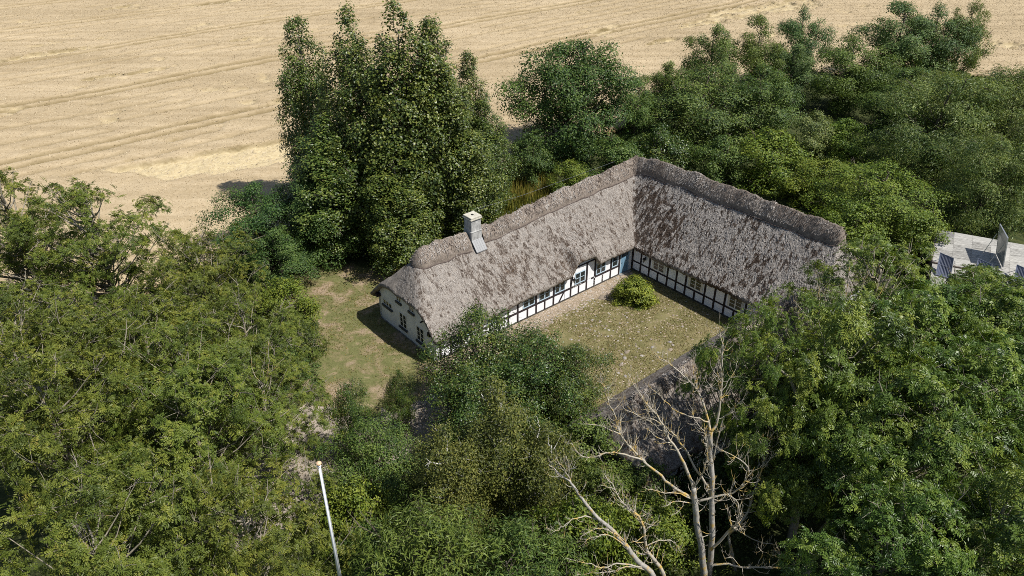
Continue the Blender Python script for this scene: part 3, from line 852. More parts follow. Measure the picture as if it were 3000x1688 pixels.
# ------------------------------------------------------------------ walls
def pl(plane, t, z, d):
    if plane == 'A': return (t, -d, z)
    if plane == 'B': return (19.12 - d, -t, z)
    if plane == 'G': return (-d, t, z)
    if plane == 'E': return (19.12 + t, -(15.5 + d), z)   # east gable, t from the courtyard corner
    if plane == 'S': return (t, -(17.4 + d), z)           # outer wall of the front wing
    if plane == 'H': return (1.0 - d, -(12.2 + t), z)     # gable of the front wing
def pbox(mb, plane, t0, t1, z0, z1, d0, d1):
    a, b = pl(plane, t0, z0, d0), pl(plane, t1, z1, d1)
    lo = [min(p, q) for p, q in zip(a, b)]; hi = [max(p, q) for p, q in zip(a, b)]
    return mb.box(lo[0], hi[0], lo[1], hi[1], lo[2], hi[2])
def wall(plane, prof, d0=-.28, d1=-.03, mat='white'):
    n = len(prof); mb = MB()
    v = [pl(plane, t, z, d1) for t, z in prof] + [pl(plane, t, z, d0) for t, z in prof]
    f = [tuple(range(n)), tuple(range(2 * n - 1, n - 1, -1))] + [(i, i + n, (i + 1) % n + n, (i + 1) % n) for i in range(n)]
    mb.add(v, f); return mb.build('wall', M[mat], house)
wall('A', [(0.0, 0), (19.1, 0), (19.1, 2.45), (15.0, 2.45), (14.6, 2.95), (12.4, 2.95), (12.0, 2.4), (0.0, 2.1)])
wall('B', [(0.04, 0), (12.15, 0), (12.15, 2.45), (0.04, 2.4)])
wall('G', [(0.27, 0), (6.98, 0), (6.98, 2.1), (5.7, 3.5), (1.3, 3.5), (0.27, 2.35)], -.28, 0.0, 'gable_white')
MB().box(-.004, .27, -.004, .24, 0, 2.08).build('corner_pier', M['white'], house)
wall('E', [(0.0, 0), (6.98, 0), (6.98, 2.3), (5.9, 3.5), (1.1, 3.5), (0.0, 2.3)])
wall('S', [(1.02, 0), (18.9, 0), (18.9, 2.2), (1.02, 2.2)])
wall('H', [(0.02, 0), (5.18, 0), (5.18, 2.1), (4.1, 3.3), (1.1, 3.3), (0.02, 2.1)])
MB().box(0.0, 26.1, 6.72, 6.98, 0, 2.15).build('back_wall', M['white'], house)
MB().box(25.85, 26.1, -15.47, 6.70, 0, 2.3).build('back_wall', M['white'], house)
MB().box(1.28, 18.8, -12.45, -12.2, 0, 2.2).build('courtyard_wall', M['white'], house)

def timber(plane, t0, t1, z0, z1, name='timber_post', mat='timber', d=.022):
    return pbox(MB(), plane, t0, t1, z0, z1, -.06, d).build(name, M[mat], house, bevel=.006)
def infill(plane, t0, t1, z0, z1):
    if t1 - t0 < .12 or z1 - z0 < .12: return
    pbox(MB(), plane, t0 + .006, t1 - .006, z0 + .006, z1 - .006, -.05, random.uniform(-.004, .006)).build('infill_panel', M['white'], house, bevel=.012)

def window(plane, t0, t1, z0, z1, cols, rows, mat, sill=None, d=.02, fr=.055, surround=None, pd=.035):
    w = MB()
    pbox(w, plane, t0, t0 + fr, z0, z1, -.05, d); pbox(w, plane, t1 - fr, t1, z0, z1, -.05, d)
    pbox(w, plane, t0 + fr, t1 - fr, z0, z0 + fr, -.05, d); pbox(w, plane, t0 + fr, t1 - fr, z1 - fr, z1, -.05, d)
    it0, it1, iz0, iz1 = t0 + fr, t1 - fr, z0 + fr, z1 - fr
    cw = (it1 - it0) / cols; rh = (iz1 - iz0) / rows
    mw = .05
    for c in range(1, cols): pbox(w, plane, it0 + c * cw - mw, it0 + c * cw + mw, iz0, iz1, -.05, d - .006)
    cells = []
    for c in range(cols):
        a = it0 + c * cw + (mw if c else 0.03); b = it0 + (c + 1) * cw - (mw if c < cols - 1 else 0.03)
        pbox(w, plane, it0 + c * cw + (mw if c else 0), a, iz0, iz1, -.05, d - .012) if not c else None
        for r in range(rows):
            z_0 = iz0 + r * rh + (.016 if r else .0); z_1 = iz0 + (r + 1) * rh - (.016 if r < rows - 1 else .0)
            if r: pbox(w, plane, a, b, iz0 + r * rh - .016, iz0 + r * rh + .016, -.05, d - .014)
            cells.append((a, b, z_0, z_1))
    o = w.build('window', M[mat], house)
    pane_m = {}
    for a, b, z_0, z_1 in cells:
        pbox(MB(), plane, a, b, z_0, z_1, -.06, d - pd).build('pane', M['glass'], o)
    if sill:
        pbox(MB(), plane, t0 - .06, t1 + .06, z0 - .16, z0 - .004, -.05, d + .09).build('sill', M[sill], o)
    if surround:
        e = .10
        for a_, b_ in ((t0 - e, t0 - .002), (t1 + .002, t1 + e)):
            pbox(MB(), plane, a_, b_, z0 - .05, z1 + .05, -.05, .012).build('surround', M[surround], o)
    return o

# west wing, courtyard side
pw = .075
A_full = [.36, 1.22, 2.02, 2.9, 3.75, 5.38, 6.22, 7.1, 8.86, 10.57, 12.33, 14.0, 14.86, 16.65, 17.62]
A_half = [4.55, 8.02, 9.70, 13.17, 15.76]
for s in A_full:
    top = 2.40 if 12.2 < s < 14.9 else 2.2
    if s == 14.86:
        timber('A', s - pw, s + pw, .93, top); timber('A', s - pw * .8, s + pw * .8, .10, .76, mat='flaky')
    else: timber('A', s - pw, s + pw, .10, top)
for s in A_half: timber('A', s - pw * .9, s + pw * .9, .10, .77, mat='flaky' if s > 15 else 'timber')
cols_ = [.36] + A_full[1:]
for a, b in zip(A_full[:-1], A_full[1:]):
    gone = a == 14.0
    flk = a in (12.33,)
    if not gone:
        timber('A', a + pw + .002, b - pw - .002, .78, .92, 'timber_rail', 'flaky' if flk else 'timber')
    else:
        timber('A', a + pw + .45, b - pw - .002, .80, .91, 'timber_rail')
    mids = [h for h in A_half if a < h < b]
    br = a == 10.57
    xs = [a + pw] + sum([[h - pw * .9, h + pw * .9] for h in mids], []) + [b - pw]
    for i in range(0, len(xs), 2):
        if br: continue
        infill('A', xs[i], xs[i + 1], .10, .78)
timber('A', 12.33 - pw, 14.86 + pw, 2.405, 2.50, 'wall_plate', d=.026)
timber('A', .27, 17.70, -.02, .095, 'sill_beam', 'plinth', d=.035)
# the slanting brace
MB().hexa([pl('A', 11.10, .10, -.06), pl('A', 11.23, .10, -.06), pl('A', 11.23, .10, .022), pl('A', 11.10, .10, .022),
           pl('A', 11.56, .775, -.06), pl('A', 11.69, .775, -.06), pl('A', 11.69, .775, .022), pl('A', 11.56, .775, .022)]).build('brace', M['timber'], house)
infill('A', 10.65, 11.09, .10, .78); infill('A', 11.71, 12.25, .10, .78)
wins = [(2.12, 2.80), (4.32, 5.25), (7.58, 8.70), (9.14, 10.20), (10.66, 11.70), (12.72, 13.80), (14.98, 16.02), (16.76, 17.42)]
for t0, t1 in wins:
    window('A', t0, t1, .97, 1.92, 1 if t1 - t0 < .8 else 2, 2, 'blue', d=.03)
    infill('A', t1 + .01, [p for p in A_full if p > t1][0] - pw, .93, 2.2 if not 12.4 < t0 < 14.9 else 2.4)
    infill('A', [p for p in A_full if p < t0][-1] + pw, t0 - .01, .93, 2.2 if not 12.4 < t0 < 14.9 else 2.4)
    infill('A', t0, t1, 1.93, 2.2 if not 12.4 < t0 < 14.9 else 2.4)
for a, b in ((.36, 1.22), (1.22, 2.02), (2.9, 3.75), (5.38, 6.22), (6.22, 7.1), (14.0, 14.86)):
    infill('A', a + pw, b - pw, .93, 2.4 if a > 12 else 2.15)
door = pbox(MB(), 'A', 17.72, 18.72, .03, 1.98, -.05, -.004).build('door', M['blue_door'], house)
fr = MB(); pbox(fr, 'A', 17.70, 17.775, .0, 2.06, -.05, .025); pbox(fr, 'A', 18.665, 18.74, .0, 2.06, -.05, .025); pbox(fr, 'A', 17.775, 18.665, 1.99, 2.06, -.05, .025)
fr.build('door_frame', M['blue'], door)
for k in range(3): pbox(MB(), 'A', 17.86 + k * .26, 18.06 + k * .26, 1.50, 1.84, -.03, .004).build('pane', M['glass'], door)
for k in range(4): pbox(MB(), 'A', 17.80 + k * .215, 17.995 + k * .215, .12, 1.38, -.03, .006).build('door_board', M['blue_door'], door)
MB().tube([pl('A', 17.86, 1.02, .0), pl('A', 17.86, 1.02, .06), pl('A', 17.95, 1.02, .065)], [.012] * 3, 6).build('handle', M['iron'], door)
infill('A', 18.75, 19.08, .0, 2.2)
pbox(MB(), 'A', 17.6, 18.85, -.01, .06, .0, .32).build('door_step', M['stone_plinth'], house)

# east wing, courtyard side
B_full = [.06, .92, 1.80, 3.60, 4.46, 5.34, 7.10, 7.98, 8.86, 10.6, 11.5]
B_half = [2.68, 6.22, 9.72]
for b in B_full: timber('B', b - pw, b + pw, .13, 2.3)
for b in B_half: timber('B', b - pw, b + pw, .13, .77)
for a, b in zip(B_full[:-1], B_full[1:]):
    timber('B', a + pw + .002, b - pw - .002, .78, .90, 'timber_rail')
    mids = [h for h in B_half if a < h < b]
    xs = [a + pw] + sum([[h - pw, h + pw] for h in mids], []) + [b - pw]
    for i in range(0, len(xs), 2): infill('B', xs[i], xs[i + 1], .13, .78)
    if not mids: infill('B', a + pw, b - pw, .90, 2.25)
timber('B', .0, 12.1, -.02, .13, 'sill_beam', 'plinth', d=.035)
for t0, t1 in ((2.14, 3.24), (5.68, 6.78), (9.2, 10.3)):
    window('B', t0, t1, 1.0, 1.95, 2, 3, 'cream', d=.03, surround='cream')

# west gable
def gsill(t0, t1, z0): pass
window('G', 3.42, 4.28, .72, 1.85, 2, 3, 'cream', 'slate_sill', d=.03, pd=.024, fr=.045)
window('G', 1.32, 2.18, .66, 1.80, 2, 3, 'cream', 'slate_sill', d=.03, pd=.024, fr=.045)
window('G', 5.22, 6.38, 1.50, 1.94, 3, 1, 'cream', 'slate_sill', d=.03, pd=.024, fr=.045)
window('G', 3.92, 4.50, 2.66, 3.10, 2, 1, 'cream', 'slate_sill', d=.03, pd=.024, fr=.045)
window('G', 2.36, 2.94, 2.60, 3.02, 2, 1, 'cream', 'slate_sill', d=.03, pd=.024, fr=.045)
MB().tube([pl('G', 1.3, 2.55, 0), pl('G', 1.3, 2.55, .16), pl('G', 1.3, 2.50, .22)], [.06, .06, .05], 8).build('vent_pipe', M['iron'], house)
pbox(MB(), 'G', .42, .62, 1.80, 2.1, 0, .2).build('beam_end', M['timber'], house)
pbox(MB(), 'G', 6.62, 6.9, 1.98, 2.2, -.1, .32).build('beam_end', M['timber'], house)
pbox(MB(), 'G', .3, 6.9, -.02, .11, 0, .05).build('plinth', M['stone_plinth'], house)

# east gable and front wing, mostly behind the ash trees
for t in (.1, 1.0, 1.9, 2.8, 3.7, 4.6, 5.5, 6.7): timber('E', t - pw, t + pw, .1, 2.4)
timber('E', .0, 6.9, .78, .9, 'timber_rail', d=.026); timber('E', .0, 6.9, 2.3, 2.42, 'timber_rail', d=.026)
for t in np.arange(1.3, 18.8, 1.1): timber('S', t - pw, t + pw, .1, 2.15)
timber('S', 1.1, 18.8, .78, .9, 'timber_rail', d=.026)
for t in (.2, 1.2, 2.2, 3.2, 4.2, 5.0): timber('H', t - pw, t + pw, .1, 2.4)
timber('H', .1, 5.1, .78, .9, 'timber_rail', d=.026); timber('H', .1, 5.1, 2.3, 2.42, 'timber_rail', d=.026)

# ------------------------------------------------------------------ wall lanterns
def lantern(loc, rz, label):
    t = empty('wall_lantern', loc, rz)
    tag(t, label, 'lantern', 'black wall lanterns in the courtyard')
    MB().box(-.05, .05, -.012, .012, -.16, .16).build('back_plate', M['iron'], t)
    MB().tube([(0, -.01, .10), (0, -.09, .19), (0, -.17, .20), (0, -.19, .13)], [.014] * 4, 6).build('bracket', M['iron'], t)
    c = MB().lathe([(.03, .13), (.12, .03), (.13, .01)], 6, (0, -.19, 0))
    for k in range(6):
        a = k * math.pi / 3
        c.tube([(.105 * math.cos(a), -.19 + .105 * math.sin(a), .02), (.06 * math.cos(a), -.19 + .06 * math.sin(a), -.22)], [.010, .010], 4)
    c.lathe([(.065, -.22), (.03, -.27), (.012, -.31)], 6, (0, -.19, 0)).build('cage', M['iron'], t)
    MB().lathe([(.095, .015), (.052, -.215)], 6, (0, -.19, 0)).build('lamp_glass', M['lamp_glass'], t)
    return t
p = W(12.46, .022, 1.62); lantern(p, ROT, 'black wall lantern on the sunlit white wall beside the raised thatch')
p = W(19.09, 1.37, 1.55); lantern(p, ROT - math.pi / 2, 'black wall lantern on the shaded wall near the blue door')

# ================================================================== TREES
def leaves_mesh(name, C, axis, nrm, L, Wd, tint, mat, fold=.25):
    """one bent four-cornered leaf per row"""
    n = len(C)
    side = unit(np.cross(axis, nrm))
    up = unit(np.cross(side, axis))
    L = L[:, None]; Wd = Wd[:, None]
    a = C; tip = C + axis * L - up * L * fold * .6
    mid = C + axis * L * .45 + up * L * .04
    v = np.stack([a, mid + side * Wd / 2, tip, mid - side * Wd / 2], 1).reshape(-1, 3)
    return mesh_np(name, v, np.arange(4 * n).reshape(-1, 4), mat, False, {'tint': ('FACE', tint)})

def pinnate(C, axis, nrm, L, rng, pairs=3):
    """compound ash leaves: leaflets in pairs along a drooping stalk and one at the tip"""
    side = unit(np.cross(axis, nrm)); up = unit(np.cross(side, axis))
    out = []
    for k in range(pairs):
        t = .28 + .62 * k / pairs
        base = C + axis * (L * t)[:, None] - up * (L * .25 * t * t)[:, None]
        for sg in (-1, 1):
            d = unit(side * sg * .85 + axis * .5 - up * .15)
            out.append((base, d, up, L * .46 * (1 - .12 * k), L * .17))
    base = C + axis * (L * .86)[:, None] - up * (L * .2)[:, None]
    out.append((base, unit(axis - up * .35), up, L * .42, L * .17))
    cat = lambda i: np.concatenate([o[i] for o in out])
    return cat(0), cat(1), cat(2), cat(3), cat(4), len(out)

ENV = {
    'dome':   lambda t: np.sqrt(np.clip(1 - (1.25 * t - .25) ** 2, 0, 1)) * (.72 + .28 * np.clip(t * 3, 0, 1)),
    'round':  lambda t: np.sqrt(np.clip(1 - (2 * t - 1) ** 2, 0.02, 1)),
    'spire':  lambda t: np.clip(1.05 - t, 0, 1) ** .62 * (.55 + .45 * np.clip(t * 4, 0, 1)),
    'column': lambda t: np.clip(1.0 - t ** 2.6, 0.03, 1) * (.62 + .38 * np.clip(t * 3, 0, 1)),
    'spread': lambda t: np.clip(np.sin(np.pi * (.12 + .83 * t)), 0, 1) ** .7,
    'shrub':  lambda t: np.sqrt(np.clip(1 - t ** 2, 0.02, 1)),
}

def build_tree(seed, H, Rc, base, env, n_cl, rc, n_leaf, leaf, LW, leaf_name='crown', lobes=.25, gap=0.0, stems=1, trunk_r=.16, branch_r=.05,
               droop=0.0, upright=.0, bare=6, shell=.35, mat=None, bark=None, flat=.75, sprigs=0.25, tint_spread=.16):
    rng = np.random.default_rng(seed)
    E = ENV[env]
    # clump centres, kept apart from each other
    cl = []; tries = 0; dmin = rc * .78
    ph = rng.uniform(0, 6.28, 4)
    while len(cl) < n_cl and tries < 9000:
        tries += 1
        t = rng.random() ** .85; a = rng.uniform(0, 6.28)
        if rng.random() > .25 + .75 * E(np.array(t)): continue
        lob = 1 + lobes * (math.sin(2 * a + ph[0] + 3 * t) * .5 + math.sin(3 * a + ph[1] - 4 * t) * .35 + math.sin(5 * a + ph[2] + 6 * t) * .3)
        f = math.sqrt(rng.uniform(shell ** 2, 1)) if rng.random() > .12 else rng.uniform(0, .5)
        r = Rc * float(E(np.array(t))) * lob * f
        z = base + (H - base) * t - rc * .45
        p = np.array([r * math.cos(a), r * math.sin(a), z])
        k = rc * rng.uniform(.68, 1.25) * (1.0 - .30 * (t > .85))
        if all(np.sum((p - q) ** 2) > (dmin * min(1, k / rc + .1)) ** 2 for q, _ in cl): cl.append((p, k))
        elif tries > 5000: dmin *= .999
    if gap: cl = [c for c in cl if rng.random() > gap]
    top = np.array([rng.normal(0, .12), rng.normal(0, .12), H - rc * .8]); cl.append((top, rc * .8))
    CP = np.array([c for c, _ in cl]); CR_ = np.array([k for _, k in cl])
    # woody parts
    mb = MB()
    offs = [np.array([0, 0])] if stems == 1 else [np.array([math.cos(i * 6.28 / stems + 1), math.sin(i * 6.28 / stems + 1)]) * trunk_r * 1.6 for i in range(stems)]
    ends = []
    for i, of in enumerate(offs):
        lean = rng.normal(0, .04, 2) if stems == 1 else of / max(trunk_r, .05) * .07
        hh = H * (.86 if stems == 1 else rng.uniform(.62, .85))
        nseg = 7; pts = []
        for k in range(nseg + 1):
            t = k / nseg
            pts.append((of[0] + lean[0] * t * hh + .05 * Rc * math.sin(3 * t + ph[0]) * t, of[1] + lean[1] * t * hh + .05 * Rc * math.sin(4 * t + ph[1]) * t, hh * t - (.15 if k == 0 else 0)))
        mb.tube(pts, [trunk_r * (1.25 if k == 0 else 1) * (1 - .86 * (k / nseg)) + .012 for k in range(nseg + 1)], 7)
        ends.append(np.array(pts))
    for p, k in cl[:90]:
        tr = ends[rng.integers(len(ends))]
        zs = max(base * .55, p[2] - (np.hypot(p[0], p[1]) * (.75 + upright)) - rng.uniform(.1, .5))
        zs = min(max(zs, .1), tr[-1][2] * .97)
        i = min(int(np.searchsorted(tr[:, 2], zs)), len(tr) - 1); i0 = max(i - 1, 0)
        den = max(tr[i][2] - tr[i0][2], 1e-3); s0 = tr[i0] + (tr[i] - tr[i0]) * np.clip((zs - tr[i0][2]) / den, 0, 1)
        m1 = s0 + (p - s0) * .5 + np.array([0, 0, -.06 * np.linalg.norm(p - s0)]) + rng.normal(0, .06, 3) * Rc * .3
        path = [s0, s0 + (m1 - s0) * .5 + rng.normal(0, .02, 3) * Rc, m1, p + np.array([0, 0, k * .1])]
        r0 = branch_r * rng.uniform(.7, 1.2)
        mb.tube(path, [r0, r0 * .75, r0 * .5, r0 * .22], 5, False)
        for _ in range(3):
            d = unit(rng.normal(0, 1, 3) + np.array([0, 0, .35]) + (p - s0) / max(np.linalg.norm(p - s0), .1) * .8)
            mb.tube([p, p + d * k * .55 + rng.normal(0, .05, 3) * k, p + d * k * .95], [r0 * .3, r0 * .2, r0 * .08], 3, False)
    for _ in range(bare):                                # leafless twigs poking out of the crown
        p, k = cl[rng.integers(len(cl))]
        d = unit(np.array([p[0], p[1], Rc * .6]) + rng.normal(0, .5, 3) * Rc)
        c1 = p + d * k * .8 + rng.normal(0, .1, 3); c2 = p + d * k * 1.5 + rng.normal(0, .15, 3)
        mb.tube([p, c1, c2], [.035, .024, .008], 4, False)
        for _ in range(2):
            mb.tube([c1, c1 + unit(d + rng.normal(0, .6, 3)) * k * .5], [.018, .006], 3, False)
    trunk = mb.mesh('trunk', bark or M['bark'], True)
    # leaves
    wgt = CR_ ** 2 * rng.uniform(.7, 1.3, len(CR_)); wgt /= wgt.sum()
    ci = rng.choice(len(cl), n_leaf, p=wgt)
    d = unit(rng.normal(0, 1, (n_leaf, 3)) + np.array([0, 0, .35]))
    u = rng.random(n_leaf) ** .30
    out = rng.random(n_leaf) < sprigs * .25
    u = np.where(out, rng.uniform(1.0, 1.42, n_leaf), u)
    # every clump is made of a few denser sprays
    sp = rng.integers(0, 7, n_leaf)
    spd = unit(rng.normal(0, 1, (len(cl), 7, 3)) + np.array([0, 0, .4]))[ci, sp]
    d = unit(d * .62 + spd * .75)
    sc = np.stack([np.ones(n_leaf), np.ones(n_leaf), np.full(n_leaf, flat)], -1)
    C = CP[ci] + d * u[:, None] * CR_[ci][:, None] * sc
    C[:, 2] = np.maximum(C[:, 2], .06)
    outw = unit(np.stack([C[:, 0], C[:, 1], (C[:, 2] - (base + H) * .4) * .7], -1))
    nrm = unit(d * .75 + outw * .5 + np.array([0, 0, .5]) + rng.normal(0, .36, (n_leaf, 3)))
    ax = unit(np.cross(nrm, rng.normal(0, 1, (n_leaf, 3))) + outw * .25 + np.array([0, 0, -droop]))
    ctint = rng.normal(0, tint_spread, len(cl))[ci]
    tint = np.clip(rng.normal(.5, .27, n_leaf) + ctint * .8, 0.0, .93)
    yel = rng.random(n_leaf) < .035 + .05 * (ctint > .15)
    tint = np.where(yel, rng.uniform(.94, 1, n_leaf), tint)
    L0, W0 = LW
    if leaf == 'pinnate':
        Lp = rng.uniform(.75, 1.25, n_leaf) * L0
        # leaves stand in whorls round the twig tips
        nt_ = max(n_leaf // 6, 1); who = rng.integers(0, nt_, n_leaf)
        C = C[who] + rng.normal(0, .025, (n_leaf, 3)); wn = nrm[who]
        t1 = unit(np.cross(wn, np.array([.3, .2, .9]))); t2 = np.cross(wn, t1); aa = rng.uniform(0, 6.28, n_leaf)[:, None]
        ax = unit(t1 * np.cos(aa) + t2 * np.sin(aa) + wn * rng.uniform(-.15, .6, (n_leaf, 1)))
        nrm = unit(wn + rng.normal(0, .15, (n_leaf, 3))); tint = np.clip(tint[who] * .7 + tint * .3, 0, 1)
        c, a, nn, l, w, k = pinnate(C, ax, nrm, Lp, rng)
        crown = leaves_mesh(leaf_name, c, a, unit(nn + rng.normal(0, .18, nn.shape)), l, w, np.clip(np.tile(tint, k) + rng.normal(0, .05, n_leaf * k), 0, 1), mat, .3)
    else:
        L = rng.uniform(.65, 1.3, n_leaf) * L0
        crown = leaves_mesh(leaf_name, C, ax, nrm, L, L * W0 / L0 * rng.uniform(.8, 1.2, n_leaf), tint, mat)
    return trunk, crown, H, Rc

V = {}
A_ = dict(env='dome', leaf='pinnate', LW=(.30, .05), mat=M['ash'], bark=M['ash_bark'], bare=14, trunk_r=.2, branch_r=.06)
V['ash'] = [build_tree(100 + i, 11, 4.4, 4.0, n_cl=62, rc=1.15, n_leaf=7000, lobes=.3, **A_) for i in range(3)]
V['ash_open'] = [build_tree(120, 12, 5.2, 4.5, n_cl=120, rc=.8, n_leaf=8200, lobes=.4, gap=.25, **{**A_, 'trunk_r': .26, 'branch_r': .085, 'env': 'spread'})]
V['ash_big'] = [build_tree(130 + i, 12, 4.8, 4.2, n_cl=68, rc=1.2, n_leaf=7000, lobes=.35, gap=.05, **{**A_, 'LW': (.46, .08)}) for i in range(2)]
V['poplar'] = [build_tree(140 + i, 19, 4.6, 1.0, env='column' if i else 'spire', n_cl=330, rc=.78, n_leaf=44000, leaf='leaf', LW=(.19, .16), lobes=.4, upright=.9,
                          trunk_r=.2, branch_r=.045, mat=M['poplar'], bark=M['ash_bark'], bare=8, flat=1.1, sprigs=.7) for i in range(2)]
V['broad'] = [build_tree(150 + i, 8, 3.4, .8, env=('round', 'spread', 'dome')[i], n_cl=48, rc=1.05, n_leaf=27000, leaf='leaf', LW=(.15, .09), lobes=.4, mat=M['hawthorn'], trunk_r=.16, sprigs=.5) for i in range(3)]
V['oak'] = [build_tree(160, 12, 6.4, 1.8, env='dome', n_cl=120, rc=1.4, n_leaf=42000, leaf='leaf', LW=(.22, .14), lobes=.32, gap=.0, mat=M['oak'], trunk_r=.3, branch_r=.1, sprigs=.7)]
V['willow'] = [build_tree(170 + i, 10, 5.4, .8, env='round', n_cl=60, rc=1.6, n_leaf=36000, leaf='leaf', LW=(.28, .07), lobes=.3, mat=M['willow'], droop=.35, trunk_r=.25, sprigs=.6, tint_spread=.22) for i in range(2)]
V['shrub'] = [build_tree(180 + i, 4, 2.4, .05, env='shrub', n_cl=60, rc=.62, n_leaf=15000, leaf='leaf', LW=(.13, .085), lobes=.3, stems=4, trunk_r=.05, branch_r=.025, mat=M['plum'], sprigs=.7) for i in range(3)]
V['birch'] = [build_tree(190 + i, 9, 2.5, 1.2, env='spire', n_cl=85, rc=.62, n_leaf=24000, leaf='leaf', LW=(.11, .06), lobes=.3, mat=M['birch'], bark=M['birch_bark'], droop=.7, trunk_r=.11, branch_r=.022, flat=1.25, sprigs=.6) for i in range(2)]
V['plum'] = [build_tree(200 + i, 7, 3.2, .3, env='spread', n_cl=90, rc=.8, n_leaf=25000, leaf='leaf', LW=(.14, .075), lobes=.35, stems=3, mat=M['plum'], trunk_r=.1, branch_r=.035, upright=.4, sprigs=.9) for i in range(2)]
V['long'] = [build_tree(210, 8, 3.2, .4, env='dome', n_cl=75, rc=.85, n_leaf=17000, leaf='leaf', LW=(.24, .055), lobes=.35, stems=3, mat=M['olive'], droop=.35, trunk_r=.1, branch_r=.03, sprigs=.8)]

def plant(name, cat, kind, var, X, Y, H, Rr, mat, label, group=None, rot=None, lean=(0, 0)):
    t, c, H0, R0 = V[kind][var % len(V[kind])]
    o = empty(name, (X, Y, 0), random.uniform(0, 6.28) if rot is None else rot)
    o.scale = (Rr / R0, Rr / R0, H / H0)
    o.rotation_euler.x, o.rotation_euler.y = lean
    tag(o, label, cat, group)
    obj('trunk', t, o)
    cr = obj('crown', c, o)
    if mat:
        cr.material_slots[0].link = 'OBJECT'; cr.material_slots[0].material = M[mat]
    return o

